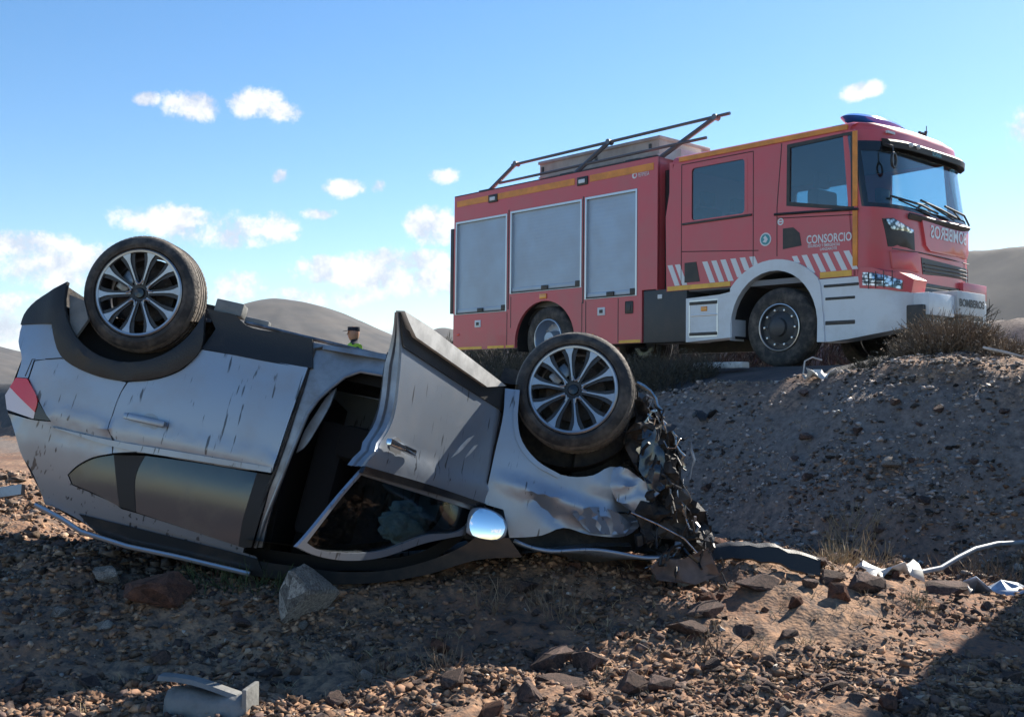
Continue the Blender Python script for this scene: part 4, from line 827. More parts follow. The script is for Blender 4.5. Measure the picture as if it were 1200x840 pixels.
# cargo box and ladder gantry on the roof
mb = MB(); mb.box((-4.98,.55,3.0),(-2.43,1.7,3.42), bev=.02); bx_ = mb.build('roof_box', 'beige', tk)
mb = MB()
mb.box((-5.0,.53,3.39),(-2.41,1.72,3.44), bev=.008); mb.box((-4.99,.535,3.16),(-2.43,.55,3.185)); mb.build('box_lid', 'beige', bx_)
for t in (-4.9,-3.7,-2.6): tb('box_latch', (t-.02,.53,3.25),(t+.02,.548,3.34), 'tgrey', bx_, 0)
tb('box_end', (-2.30,.35,2.80),(-1.86,1.5,3.12), 'white2', bev=.01)
rk = MB()
rk.tube([(-5.38,.30,3.41),(-0.98,.30,3.45)], .024, 8); rk.tube([(-5.55,.18,3.12),(-1.28,.18,3.15)], .022, 8); o = rk.build('ladder_gantry', 'rack', tk)
for a, b in (((-5.75,.12,3.0),(-5.28,.30,3.42)),((-3.75,.12,3.0),(-3.20,.30,3.43)),((-2.1,.15,2.98),(-1.22,.30,3.44))):
    mb = MB(); mb.tube([a, b], .034, 6); mb.tube([(b[0],b[1]-.04,b[2]),(b[0],b[1]+.06,b[2])], .045, 8); mb.build('gantry_arm', 'rack', o)
for a in ((-5.78,.1,2.99),(-2.5,.1,2.99),(-3.85,.1,2.99)): tb('gantry_foot', (a[0]-.15,.05,2.98),(a[0]+.12,.2,3.03), 'tblack', o)
# ---- cab: side panels with window openings, front surface F(y,z), roof
def F(y, z):
    s = abs(y-1.25)/1.25; t = 1.47 - .38*s**5
    if z > 1.82: t -= .15*(z-1.82)
    return t
arcf = [(-.05+.72*math.cos(a), .52+.76*math.sin(a)) for a in np.linspace(math.pi-.78, .80, 18)]
cabp = [(-1.82,1.07),(arcf[0][0],1.07)] + arcf[1:-1] + [(arcf[-1][0],1.07),(1.10,1.07),(1.10,2.0),(1.06,2.82),(-1.70,2.82),(-1.84,2.1)]
rwin = rrect(-1.39,2.0,-.51,2.72,.05); fwin = [(.16,2.06),(1.03,1.89),(1.02,2.77),(.17,2.75)]
cs = side('cab_side', cabp, 'red', 0, .04, holes=[rwin, fwin], grid=.15)
side('cab_side', cabp, 'red', 2.46, .04, holes=[rwin, fwin], grid=.15)
for y0, gm in ((.012,'cabglass'), (2.475,'wscreen')):
    side('cab_window', rwin, gm, y0, .006, grid=0, parent=tk); side('cab_window', fwin, gm, y0, .006, grid=0)
mb = MB(); patch(mb, rrect(-1.43,1.96,-.47,2.76,.07), sm_(-.003), .01, 0, [rrect(-1.385,2.005,-.515,2.715,.05)], False); mb.build('window_frame', 'red', tk, 0)
mb = MB(); patch(mb, [(.12,2.02),(1.06,1.85),(1.05,2.80),(.13,2.79)], sm_(-.004), .01, 0, [[(.165,2.065),(1.025,1.9),(1.015,2.765),(.175,2.745)]], False); mb.build('window_frame', 'tblack', tk, 0)
# doors: shut lines and ledges
mb = MB()
for p in ([(-1.56,1.14),(-1.56,2.79),(-.38,2.79),(-.38,1.32)], [(-.02,1.40),(-.02,2.02),(0.05,2.82)], [(-1.56,1.60),(-.30,1.50)], [(-.02,1.88),(1.06,1.80)]):
    for a, b in zip(p, p[1:]): mb.tube([(a[0],-.001,a[1]),(b[0],-.001,b[1])], .0055, 5)
mb.build('shut_line', 'tblack', tk)
tb('window_ledge', (-1.54,-.02,1.955),(-.40,.01,1.985), 'tblack'); 
mb = MB(); mb.tube([(-.05,-.012,1.93),(.5,-.012,1.90),(1.12,-.012,1.86)], .018, 6); mb.build('window_ledge', 'tblack', tk)
side('door_handle_pocket', [(.07,1.48),(.34,1.50),(.31,1.66),(.22,1.74),(.07,1.74)], 'tblack', -.006, .01, grid=0)
side('door_handle_pocket', [(-1.50,1.17),(-1.24,1.17),(-1.30,1.44),(-1.50,1.44)], 'tblack', -.006, .01, grid=0)
# white diagonal stripes and reflective base
for g, w, ln in ((( -1.80,-1.67,-1.20,-1.05,-.90,-.74,-.59,-.44), .085, .13), ((.20,.34,.49,.63,.78,.92), .075, .12)):
    for t in g:
        z0, z1 = (1.14, 1.43) if t < 0 else (1.15, 1.38); zz0 = z0
        while math.hypot((t+ln*(z1-zz0)/(z1-z0)+.05+.05), zz0-.52) < .84 and zz0 < z1-.03: zz0 += .01
        if zz0 < z1-.04: 
            dx = ln*(z1-zz0)/(z1-z0); side('diagonal_stripe', [(t+dx,zz0),(t+dx+w,zz0),(t+w,z1),(t,z1)], 'decal', -.0035, .004, grid=0)
tb('reflective_strip', (-1.80,-.006,1.075),(-.74,.002,1.135), 'yellow', bev=0); tb('reflective_strip', (.60,-.006,1.075),(1.03,.002,1.145), 'yellow', bev=0)
for z0, z1 in ((1.19,1.86),(1.90,2.80)): tb('corner_strip', (1.045,-.012,z0),(1.105,.01,z1), 'orange', bev=.004)
tb('roof_strip', (-1.60,-.012,2.835),(.98,.01,2.895), 'orange', bev=0)
mb = MB(); patch(mb, disc((-.19,1.63),.085,28), sm_(-.005), .005, 0, smooth=False); e_ = mb.build('round_emblem', 'decal', tk, 0)
mb = MB(); patch(mb, disc((-.19,1.63),.068,24), sm_(-.008), .003, 0, smooth=False); mb.build('emblem_centre', 'teal', e_, 0)
mb = MB(); patch(mb, [(-.23,1.60),(-.18,1.585),(-.15,1.63),(-.19,1.68),(-.22,1.65),(-.20,1.63)], sm_(-.011), .003, 0, smooth=False); mb.build('emblem_bird', 'decal', e_, 0)
mb = MB(); patch(mb, disc((.035,1.83),.045,20), sm_(-.005), .004, 0, [disc((.035,1.83),.028,16)], False); patch(mb, rect(.0,1.822,.07,1.84), sm_(-.005), .004, 0, smooth=False); mb.build('round_badge', 'decal', tk, 0)
TT = lambda t0, z0, sl=-.03: (lambda x, y, k: (t0+x, k-.003, z0+y+x*sl))
text('lettering', 'CONSORCIO', .145, TT(.41,1.515), 'decal', tk, sx=.72, bold=.003)
text('lettering', 'SEGURIDAD Y EMERGENCIAS', .05, TT(.43,1.465), 'decal', tk, sx=.68, bold=.001)
text('lettering', 'LANZAROTE', .045, TT(.60,1.415), 'decal', tk, sx=.9, bold=.001)
# front skin
def fpatch(name, poly, m, off=0, thick=.03, holes=(), grid=.12, parent=tk, smooth=False, Fn=F, **k):
    mb = MB(); patch(mb, poly, lambda y, z, q: (Fn(y, z)+off-q, y, z), thick, grid, holes, smooth); return mb.build(name, m, parent, 40, **k)
def hl(y0, y1, z, n=26): return [(y0+(y1-y0)*i/n, z(y0+(y1-y0)*i/n) if callable(z) else z) for i in range(n+1)]
wb = lambda y: 1.90-.05*(1-(abs(y-1.25)/1.25)**2)
ws = hl(.04,2.46,wb) + hl(2.46,.04,2.70)
fpatch('cab_front', hl(0,2.5,1.0) + hl(2.5,0,2.84), 'red', 0, .03, [ws], .15)
fpatch('windscreen', ws, 'wscreen', -.008, .006, grid=.12)
mb = MB(); patch(mb, ws, lambda y, z, q: (F(y, z)+.004-q, y, z), .008, .1, [hl(.09,2.41,lambda y: wb(y)+.05)+hl(2.41,.09,2.58)], False); mb.build('windscreen_border', 'gloss', tk, 40)
# roof: crowned, rolling down to the side panels
rows = []
for i, t in enumerate(np.linspace(-1.72, 1.0, 14)):
    rows.append([(t, y, z) for y, z in ((-.0,2.82),(.005,2.86),(.03,2.90),(.09,2.935),(.3,2.96),(.8,2.985),(1.25,2.99),(1.7,2.985),(2.2,2.96),(2.41,2.935),(2.47,2.90),(2.495,2.86),(2.5,2.82))])
fr = []
for (y, z) in ((-.0,2.82),(.005,2.85),(.03,2.87),(.09,2.885),(.3,2.89),(.8,2.895),(1.25,2.90),(1.7,2.895),(2.2,2.89),(2.41,2.885),(2.47,2.87),(2.495,2.85),(2.5,2.82)):
    fr.append((F(y, 2.82)-.02, y, z))
mid = [((a[0]+b[0])/2+.05, a[1], a[2]*.35+b[2]*.65) for a, b in zip(fr, rows[-1])]
rows += [mid, fr, [(p[0]+.018, p[1], min(p[2],2.84)) for p in fr]]
mb = MB(); mb.loft(rows, cap=False, closed=False); mb.build('cab_roof', 'red', tk, 50)
mb = MB(); mb.box((-1.80,.03,1.1),(-1.74,2.47,2.86)); mb.build('cab_back', 'red', tk)
# sun visor with name and lamps
rows = []
for y in np.linspace(.30, 2.38, 18):
    f0 = F(y,2.7); rows.append([(f0+.005,y,2.735),(f0+.09,y,2.71),(f0+.12,y,2.68),(f0+.115,y,2.61),(f0+.10,y,2.605),(f0+.02,y,2.645)])
mb = MB(); mb.loft(rows, closed=True); vz = mb.build('sun_visor', 'matte', tk, 25)
text('visor_lettering', 'SCANIA', .065, lambda x, y, k: (F(1.25,2.7)+.12-k, 1.25+x, 2.62+y), 'teal', vz, 'CENTER', bold=.002)
for y in (.62,.78): 
    mb = MB(); mb.lathe([(0,-.03),(.022,-.028),(.03,0),(.03,.02)], 16, Matrix.Translation((F(y,2.7)+.12,y,2.665)) @ Matrix.Rotation(R(90),4,'Z')); mb.build('visor_lamp', 'white2', vz)
mb = MB(); mb.box((F(.42,2.8)-.0,.35,2.80),(F(.42,2.8)+.03,.52,2.83)); mb.build('roof_marker_lamp', 'white2', tk)
# front mirror on its hoop
mb = MB(); mb.tube([(1.30,.30,2.66),(1.42,.25,2.60),(1.44,.24,2.50)], .012, 6); mb.build('mirror_hoop', 'tblack', tk)
mb = MB(); mb.tube([(1.44+.0*a,.24+.05*math.cos(a),2.43+.085*math.sin(a)) for a in np.linspace(0,2*math.pi,15)], .018, 6, cap=False); mb.build('front_mirror', 'tblack', tk)
# wipers and cowl
mb = MB(); mb.loft([[(F(y,1.9)+.03,y,wb(y)-.02),(F(y,1.9)+.07,y,wb(y)-.05),(F(y,1.9)+.02,y,wb(y)-.10),(F(y,1.8)-.01,y,wb(y)-.07)] for y in np.linspace(.55,2.4,14)]); mb.build('cowl', 'tblack', tk, 40)
for y0, y1 in ((.28,1.15),(.80,1.62),(1.40,2.30)):
    mb = MB(); mb.tube([(F(y0,2)+.04,y0,2.02),(F((y0+y1)/2,1.95)+.07,(y0+y1)/2,1.955),(F(y1,1.9)+.06,y1,1.895)], .014, 6); mb.tube([(F(y0,2)+.06,y0+.15,1.99),(F(y1,1.9)+.06,y1-.05,1.86)], .010, 6); mb.build('wiper', 'tblack', tk)
# front: mirrored BOMBEROS panel, vents, grille
pan = [(.80,1.80),(2.14,1.80),(2.12,1.50),(2.02,1.42),(1.0,1.42),(.90,1.48)]
pn = fpatch('front_flap', pan, 'red', .03, .03)
text('lettering', 'BOMBEROS', .215, lambda x, y, k: (F(1.5+x,1.6)+.033-k, 1.49+x, 1.59+y), 'decal', tk, 'CENTER', mirror=True, sx=.90, bold=.005)
for y0, y1 in ((.20,.66),(2.16,2.42)):
    o = fpatch('corner_vent', [(y0,1.75),(y0+.12,1.76),(y1,1.64),(y1+.02,1.40),(y0+.06,1.42)], 'tblack', .006, .01)
    fpatch('position_lamp', [(y0+.02,1.74),(y0+.12,1.75),(y1-.02,1.64),(y1-.04,1.60),(y0+.10,1.62)], 'headlamp', .016, .012, parent=o)
gr = fpatch('grille', [(.82,1.33),(2.12,1.30),(2.10,1.12),(.86,1.13)], 'tblack', .006, .01)
for z in (1.17,1.215,1.26): 
    mb = MB(); mb.tube([(F(y,z)+.012,y,z) for y in np.linspace(.88,2.08,10)], .008, 5); mb.build('grille_bar', 'tgrey', gr)
fpatch('lower_grille', [(.72,1.03),(2.25,1.03),(2.25,.96),(.78,.96)], 'tblack', .01, .02)
fpatch('grille_panel', [(.28,1.36),(.72,1.38),(.76,1.14),(.30,1.16)], 'red', .02, .02)
fpatch('fog_lamp', [(2.17,1.30),(2.32,1.30),(2.30,1.12),(2.18,1.12)], 'headlamp', .014, .012)
mb = MB(); mb.tube([(F(.55,1.38)+.012,.16,1.375),(F(.55,1.38)+.02,.78,1.385),(F(1.4,1.36)+.02,1.4,1.37),(F(2.1,1.36)+.015,2.15,1.36)], .007, 5); mb.build('shut_line', 'tblack', tk)
# bumper wings
def BY(t): return max(0, t-1.42)**2*2.2
bw = [(.60,.30),(.75,.30),(1.0,.325),(1.3,.37),(1.6,.42),(1.78,.46),(1.84,.60),(1.80,.74),(1.68,.86),(1.45,.90),(1.2,.93),(1.14,1.06),(.56,1.06),(.60,.80),(.64,.55)]
mb = MB(); patch(mb, bw, lambda t, z, k: (t, BY(t)-.012+k, z), .35, .12, smooth=False); bm_ = mb.build('bumper_wing', 'white', tk, 40)
mb = MB(); patch(mb, [(min(t, 1.46+.03*z), z) for t, z in bw if t < 1.7], lambda t, z, k: (t, 2.512-k, z), .3, .15, smooth=False); mb.build('bumper_wing', 'white', tk, 40)
mb = MB(); patch(mb, [(1.14,.92),(1.45,.885),(1.70,.84),(1.72,1.0),(1.60,1.08),(1.30,1.15),(1.15,1.16),(1.12,1.08)], lambda t, z, k: (t, BY(t)-.016+k, z), .3, .1, smooth=False); hs = mb.build('headlamp_surround', 'red', tk, 40)
mb = MB(); patch(mb, [(1.19,.95),(1.45,.92),(1.63,.88),(1.635,.98),(1.5,1.04),(1.3,1.09),(1.19,1.10)], lambda t, z, k: (t, BY(t)-.035+k, z), .05, .08, smooth=False); hm = mb.build('headlamp', 'headlamp', hs, 40)
for a, b in (((1.19,.985),(1.63,.93)),((1.19,1.03),(1.62,.965))):
    mb = MB(); mb.tube([(a[0]+(b[0]-a[0])*s, BY(a[0]+(b[0]-a[0])*s)-.04, a[1]+(b[1]-a[1])*s) for s in (0,.3,.6,1)], .006, 5); mb.build('lamp_guard', 'tblack', hs)
for t in (1.27,1.36,1.46,1.55): 
    mb = MB(); mb.tube([(t, BY(t)-.04, .90),(t, BY(t)-.04, 1.10)], .005, 5); mb.build('lamp_guard', 'tblack', hs)
for _y in ((.10,.7),(1.8,2.45)): tb('bumper_bracket', (1.20,_y[0],.9),(1.52,_y[1],1.10), 'red')
mb = MB(); mb.box((1.25,.35,.42),(1.62,2.15,.95), bev=.03); mb.build('bumper_core', 'tblack', tk)
for z0, z1, y_ in ((.80,.835,-.02),(.50,.55,-.02)): tb('bumper_step', (.68,y_,z0),(1.08,.03,z1), 'tblack')
tb('bumper_step', (.66,-.022,.955),(1.13,.03,.99), 'tblack')
tb('bumper_lamp', (1.42,.015,.82),(1.50,.05,.88), 'white2')
# winch housing and plate
tb('winch_bracket', (1.55,.12,.44),(1.86,.52,.70), 'tblack', bev=.02)
tb('winch_box', (1.55,.18,.58),(1.90,.82,.84), 'white', bev=.015)
pl = tb('front_plate', (1.60,.80,.62),(1.93,1.53,.90), 'white2', bev=.012)
text('lettering', 'BOMBEROS', .125, lambda x, y, k: (1.933-k, 1.165+x, .72+y), 'tgrey', pl, 'CENTER', sx=1.0, bold=.004)
for y in (.20,.27,.36,.43):
    for z in (.52,.60): 
        mb = MB(); mb.lathe([(0,-.01),(.011,-.008),(.012,.01)], 10, Matrix.Translation((1.865,y,z)) @ Matrix.Rotation(R(90),4,'Z')); mb.build('bolt', 'alu', tk)
tb('tow_post', (1.62,1.20,.30),(1.80,1.40,.54), 'white2', bev=.02); tb('tow_bar', (1.50,.5,.50),(1.78,2.0,.58), 'tblack')
# mudguard over the front wheel, rear step box
ao = [(-.72,.37),(-.74,.7),(-.72,1.02)] ; band = []
outer = [(-.72,1.04)] + [(-.05+.86*math.cos(a), .50+.86*math.sin(a)) for a in np.linspace(math.pi-.70, .74, 16)] + [(.62,.98),(.66,.6),(.68,.30)]
inner = [(.575,.30)] + [(-.05+.665*math.cos(a)*(.95 if a < 1.57 else 1), .52+.70*math.sin(a)) for a in np.linspace(-.1, math.pi+.1, 20)] + [(-.72,.36)]
mb = MB(); patch(mb, outer+inner, lambda t, z, k: (t, -.03+k, z), .30, .1, smooth=False); mb.build('mudguard', 'white', tk, 40)
stp = MB(); patch(stp, [(-1.46,.36),(-.70,.40),(-.70,1.00),(-.9,.97),(-1.46,.95)], sm_(-.02), .3, 0, smooth=False); so_ = stp.build('step_panel', 'white', tk, 40)
for z0, z1 in ((.44,.485),(.855,.90)): tb('step_slot', (-1.40,-.03,z0),(-.93,.02,z1), 'tblack', so_)
mb = MB(); patch(mb, rrect(-1.41,.42,-.92,.92,.03), sm_(-.024), .006, 0, [rrect(-1.385,.445,-.945,.895,.025)], False); mb.build('step_frame', 'alu', so_, 0)
tb('step_ridge', (-1.38,-.03,.70),(-.93,.0,.725), 'alu', so_); tb('side_lamp', (-1.20,-.035,.765),(-1.10,-.01,.83), 'amber', so_)
tb('equipment_box', (-2.25,.01,.37),(-1.47,.5,1.11), 'tgrey', bev=.02); tb('equipment_box_latch', (-1.98,-.004,.98),(-1.90,.01,1.04), 'white')
tb('cab_gap_filler', (-1.98,.15,.9),(-1.80,2.3,2.8), 'tblack')
tb('floor_skirt', (-1.7,2.2,.55),(1.0,2.44,1.2), 'tblack'); tb('inner_skirt', (-3.55,2.36,.33),(-1.9,2.44,1.1), 'tblack')
mb = MB(); mb.box((-6.3,.75,.55),(1.3,.95,.80)); mb.box((-6.3,1.55,.55),(1.3,1.75,.80)); mb.tube([(-4.22,.3,.55),(-4.22,2.2,.55)], .12); mb.tube([(0,.3,.5),(0,2.2,.5)], .08); mb.box((-3.3,.7,.45),(-2.4,1.8,.9), bev=.05); mb.build('chassis', 'tblack', tk)
# truck wheels
def twheel(t0, z0, y0, front, flip=False):
    ro = .505; mb = MB(); prof = [(.30,.04),(.31,.01),(.35,.0),(ro-.09,-.0),(ro-.04,.01),(ro-.012,.03)]
    for g in (.08,.13,.18,.23): prof += [(ro,g-.018),(ro-.012,g-.012),(ro-.012,g-.004),(ro,g)]
    prof += [(ro-.02,.27),(ro-.08,.295),(.33,.29),(.30,.26)]
    mb.lathe(prof, 72, closed=True); o = mb.build('wheel_tyre', 'rubber', tk, 35)
    o.matrix_local = Matrix.Translation((t0,y0,z0)) @ (Matrix.Rotation(math.pi,4,'Z') if flip else Matrix.Identity(4))
    r = MB(); dep = 1 if front else -1
    if front: r.lathe([(.305,.02),(.298,.0),(.285,.0),(.277,.03),(.268,.05),(.20,.045),(.185,.03),(.12,.0),(.11,-.04),(.06,-.06),(0,-.062)], 56)
    else: r.lathe([(.305,.02),(.298,.0),(.285,.0),(.275,.03),(.262,.10),(.24,.17),(.19,.19),(.13,.18),(.11,.06),(.10,.02),(0,.015)], 56)
    rm = r.build('rim', 'shutter' if not front else 'tgrey', o, 35)
    g = MB(); g.lathe([(.298,.0),(.300,-.008),(.290,-.010),(.283,.0)], 56, closed=True); g.build('rim_flange', 'alu', rm, 35)
    for k in range(10):
        a = 2*math.pi*k/10; y_ = .03 if front else .18; q = MB(); q.lathe([(0,-.03),(.014,-.028),(.018,0),(.018,.02)], 10, Matrix.Translation((.225*math.cos(a), y_, .225*math.sin(a)))); q.build('wheel_nut', 'alu', rm)
    return o
twheel(0,.505,.02,True); twheel(-4.22,.505,.04,False); twheel(0,.505,2.48,True,True); twheel(-4.22,.505,2.46,False,True)
# beacon bar, horn, aerials
mb = MB(); mb.lathe([(0,-.06),(.35,-.058),(.60,-.045),(.70,.0),(.62,.035),(.3,.05),(0,.055)], 40, Matrix.Translation((.78,.95,3.085)) @ Matrix.Rotation(R(90),4,'X') @ Matrix.Scale(.32,4,(1,0,0)))
for v in range(len(mb.v)): x, y, z = mb.v[v]; mb.v[v] = (x, y, z)
bc = mb.build('beacon', 'bluel', tk, 40)
tb('beacon_base', (.62,.45,2.965),(.94,1.45,3.01), 'tgrey', bc)
mb = MB()
for y in (1.72,1.80,1.88): mb.tube([(.95,y,2.97),(.99,y,3.10+.03*(y>1.8))], .02, 6)
mb.tube([(.95,1.95,2.97),(.95,1.97,3.22)], .006, 5); mb.tube([(1.0,1.2,2.98),(1.0,1.9,3.0)], .02, 6); mb.build('air_horns', 'tgrey', tk)
# cab interior
def tseat(t, y):
    s = MB(); s.box((t,y,1.45),(t+.5,y+.5,1.62), bev=.05); s.box((t-.12,y+.02,1.5),(t+.05,y+.48,2.25), bev=.05); s.box((t-.10,y+.12,2.28),(t-.0,y+.38,2.48), bev=.03); return s.build('seat', 'seat', tk)
tseat(.35,.25); tseat(.35,1.75); tseat(-1.5,.3); tseat(-1.5,1.0); tseat(-1.5,1.7)
mb = MB(); mb.loft([[(1.08,y,1.2),(1.12,y,1.84),(.95,y,1.88),(.85,y,1.6),(.9,y,1.2)] for y in (.08,2.42)]); mb.build('dashboard', 'interior', tk)
mb = MB(); mb.tube([(.88+.05*math.sin(a),1.95+.21*math.cos(a),1.98+.20*math.sin(a)) for a in np.linspace(0,2*math.pi,25)], .016, 8, cap=False); mb.tube([(.90,1.95,1.98),(1.1,1.95,1.8)], .03); mb.build('steering_wheel', 'tblack', tk)
mb = MB(); mb.box((-1.74,.05,1.05),(1.2,2.45,1.12)); mb.box((-1.74,.05,2.80),(.9,2.45,2.84)); mb.box((-.55,.3,1.12),(-.5,2.2,2.05)); mb.build('cab_lining', 'interior', tk)
mb = MB(); mb.box((1.05,1.35,1.90),(1.20,1.62,2.02), bev=.02); mb.build('dash_unit', 'tblack', tk)
# ------------------------------------------------------------------ person
def person(loc, rz):
    p = empty('person', 'person in a dark cap and yellow-green high-visibility vest beyond the overturned car', 'person', loc); p.rotation_euler = (0,0,rz)
    me = bpy.data.meshes.new('body')
    V = [(0,0,.98),(0,0,1.15),(0,0,1.32),(0,0,1.46),(0,.0,1.53),(0,-.01,1.60),(0,-.015,1.68),(0,-.0,1.74),
         (.19,0,1.43),(.25,.0,1.14),(.22,-.12,.90),(.21,-.15,.82),(-.19,0,1.43),(-.25,.0,1.14),(-.22,-.10,.90),(-.21,-.13,.82),
         (.10,0,.92),(.12,-.01,.50),(.13,.02,.09),(.14,-.12,.04),(-.10,0,.92),(-.12,-.01,.50),(-.13,.02,.09),(-.14,-.12,.04)]
    E_ = [(0,1),(1,2),(2,3),(3,4),(4,5),(5,6),(6,7),(3,8),(8,9),(9,10),(10,11),(3,12),(12,13),(13,14),(14,15),(0,16),(16,17),(17,18),(18,19),(0,20),(20,21),(21,22),(22,23)]
    rad = [(.155,.11),(.145,.10),(.17,.11),(.11,.085),(.055,.055),(.075,.085),(.085,.10),(.06,.075),(.068,.068),(.05,.05),(.036,.036),(.032,.04),(.068,.068),(.05,.05),(.036,.036),(.032,.04),(.095,.1),(.065,.07),(.045,.05),(.045,.035),(.095,.1),(.065,.07),(.045,.05),(.045,.035)]
    me.from_pydata(V, E_, []); o = bpy.data.objects.new('body', me); link(o, p)
    sk = o.modifiers.new('skin', 'SKIN'); sk.use_smooth_shade = True
    for i, r in enumerate(rad): me.skin_vertices[0].data[i].radius = r
    me.skin_vertices[0].data[0].use_root = True
    o.modifiers.new('sub', 'SUBSURF').levels = 2; o.modifiers[-1].render_levels = 2
    me.materials.append(MT['navy'])
    # head (skin) with nose, ears; cap; vest
    h = MB(); h.lathe([(0,-.115),(.035,-.112),(.062,-.085),(.075,-.04),(.082,.01),(.083,.05),(.075,.09),(.05,.115),(0,.125)], 20, Matrix.Translation((0,-.012,1.655)) @ Matrix.Rotation(R(90),4,'X') @ Matrix.Identity(4))
    for i in range(len(h.v)): x,y_,z = h.v[i]; h.v[i] = (x, (y_+.012)*1.18-.012, z)
    h.loft([[(.012,-.10,1.69),(-.012,-.10,1.69),(0,-.095,1.70)],[(.018,-.125,1.645),(-.018,-.125,1.645),(0,-.10,1.635)]]); h.box((-.098,-.03,1.64),(-.08,.01,1.70), bev=.006); h.box((.08,-.03,1.64),(.098,.01,1.70), bev=.006)
    h.build('head', 'skin', p, 50)
    for x in (-.032,.032): e = MB(); e.lathe([(0,-.012),(.009,-.008),(.012,0),(.009,.008),(0,.012)], 10, Matrix.Translation((x,-.098,1.675))); e.build('eye', 'gloss', p)
    mth = MB(); mth.box((-.024,-.108,1.605),(.024,-.095,1.612)); mth.build('mouth', 'lampred', p)
    c = MB(); c.lathe([(.086,-.045),(.087,-.01),(.082,.03),(.055,.052),(0,.06)], 24, Matrix.Translation((0,-.01,1.725)) @ Matrix.Rotation(R(-90),4,'X'))
    for i in range(len(c.v)): x,y_,z = c.v[i]; c.v[i] = (x, (y_+.01)*1.18-.01, 1.725*2-z if False else z)
    c.loft([[(-.08,-.08,1.71),(0,-.12,1.715),(.08,-.08,1.71),(.07,-.06,1.72),(-.07,-.06,1.72)],[(-.06,-.18,1.695),(0,-.20,1.695),(.06,-.18,1.695),(.05,-.17,1.70),(-.05,-.17,1.70)]]); c.build('cap', 'navy', p, 50)
    for s in (-1,1):
        hd_ = MB(); hd_.box((s*.21-.04,-.19,.74),(s*.21+.04,-.16,.84), bev=.012)
        for k in range(4): hd_.tube([(s*.21-.03+.02*k,-.175,.75),(s*.21-.03+.02*k,-.18,.70-.008*(k in (1,2))),(s*.21-.03+.02*k,-.17,.665-.01*(k in (1,2)))], [.010,.009,.007], 6)
        hd_.tube([(s*.17,-.18,.80),(s*.155,-.20,.75),(s*.16,-.205,.72)], [.011,.01,.008], 6); hd_.build('hand', 'skin', p)
    v = MB(); rings = []
    for z, a, b in ((.92,.205,.15),(1.1,.19,.14),(1.3,.215,.15),(1.40,.225,.14),(1.46,.20,.12),(1.505,.10,.085)):
        rings.append([(a*math.cos(q), b*math.sin(q)-.005, z) for q in np.linspace(0,2*math.pi,24,endpoint=False)])
    v.loft(rings, cap=False); ve = v.build('vest', 'vest', p, 50)
    for z in (1.05,1.18): r = MB(); r.loft([[(.208*math.cos(q), .156*math.sin(q)-.005, z+dz) for q in np.linspace(0,2*math.pi,24,endpoint=False)] for dz in (0,.05)], cap=False); r.build('reflective_band', 'refl', ve, 50)
    for s in (-1,1): r = MB(); r.loft([[(s*(.24-.02*(1-i/3)), .085*math.cos(q)+.0, 1.44-.10*i/3+.085*math.sin(q)*.6) for q in np.linspace(0,2*math.pi,12,endpoint=False)] for i in range(4)], cap=True); r.build('vest_shoulder', 'vest', ve, 50)
    return p
HAZE = .0001
PERSON = (-2.58, 18.0, 1.5+80/1290*18.0)
BIG = [
 (-1.03,5.68,.225,'rockp',1,(.85,.6,1.2),'large pale porous rock standing on end under the sill of the overturned car'),
 (-1.80,5.72,.20,'rockr',4,(1.3,.9,.8),'big rounded reddish-brown boulder in the shade left of the pale porous rock'),
 (-2.2,6.0,.12,'rockp',3,(1,1,.8),'pale lumpy rock left of the reddish boulder, in shade'),
 (1.30,5.92,.10,'rock',1,(1.4,.9,.8),'dark angular rock just below the bumper strip on the sunlit mound'),
 (1.75,6.10,.08,'rock',3,(1.2,.8,.9),'black block of basalt at the right end of the bumper strip'),
 (1.93,6.05,.13,'rock',5,(1.2,.9,.95),'dark wedge-shaped rock at the right of the sunlit patch'),
 (1.72,5.85,.09,'rockr',1,(.7,.8,1.2),'rust-red upright rock left of the dark wedge-shaped one'),
 (.18,5.10,.105,'rock',2,(1.1,.8,1.0),'tall dark slab of rock on the edge of the car shadow'),
 (.33,5.05,.095,'rock',4,(1.0,.8,.9),'dark slab leaning beside the tall one on the shadow edge'),
 (.22,4.85,.11,'rock',0,(1.5,.9,.5),'flat dark rock in front of the two leaning slabs'),
 (.50,4.65,.075,'rock',3,(1,.8,1.1),'upright dark rock near the bottom middle of the sunlit patch'),
 (.62,4.72,.08,'rock',5,(1.2,.8,.9),'dark lump of rock right of the upright one at the bottom'),
 (1.0,6.05,.11,'rockp',4,(1.3,.9,.6),'buff rock lying under the crumpled bumper'),
 (.98,5.65,.09,'rock',2,(1.3,.9,.7),'dark rock midway down the sunlit patch under the car nose'),
 (.85,5.45,.10,'rock',1,(1.2,.9,.7),'blackish cluster rock in the middle of the sunlit patch'),
 (1.15,5.5,.07,'rock',4,(1,.9,.9),'small black rock right of the cluster in the sunlit patch'),
 (3.08,8.95,.12,'rockp',0,(1.4,.9,.8),'round grey stone half buried in the embankment above the white scrap'),
 (1.36,4.68,.05,'rock',2,(1.3,.9,.8),'small greenish-black rock near the bottom right of the sunlit patch'),
 (1.33,5.35,.06,'rock',5,(1.2,.9,.8),'dark pointed rock in the lower sunlit soil'),
 (2.55,6.55,.13,'rock',4,(1.5,.9,.5),'flat grey slab in the shade beside the pale blue scrap'),
]
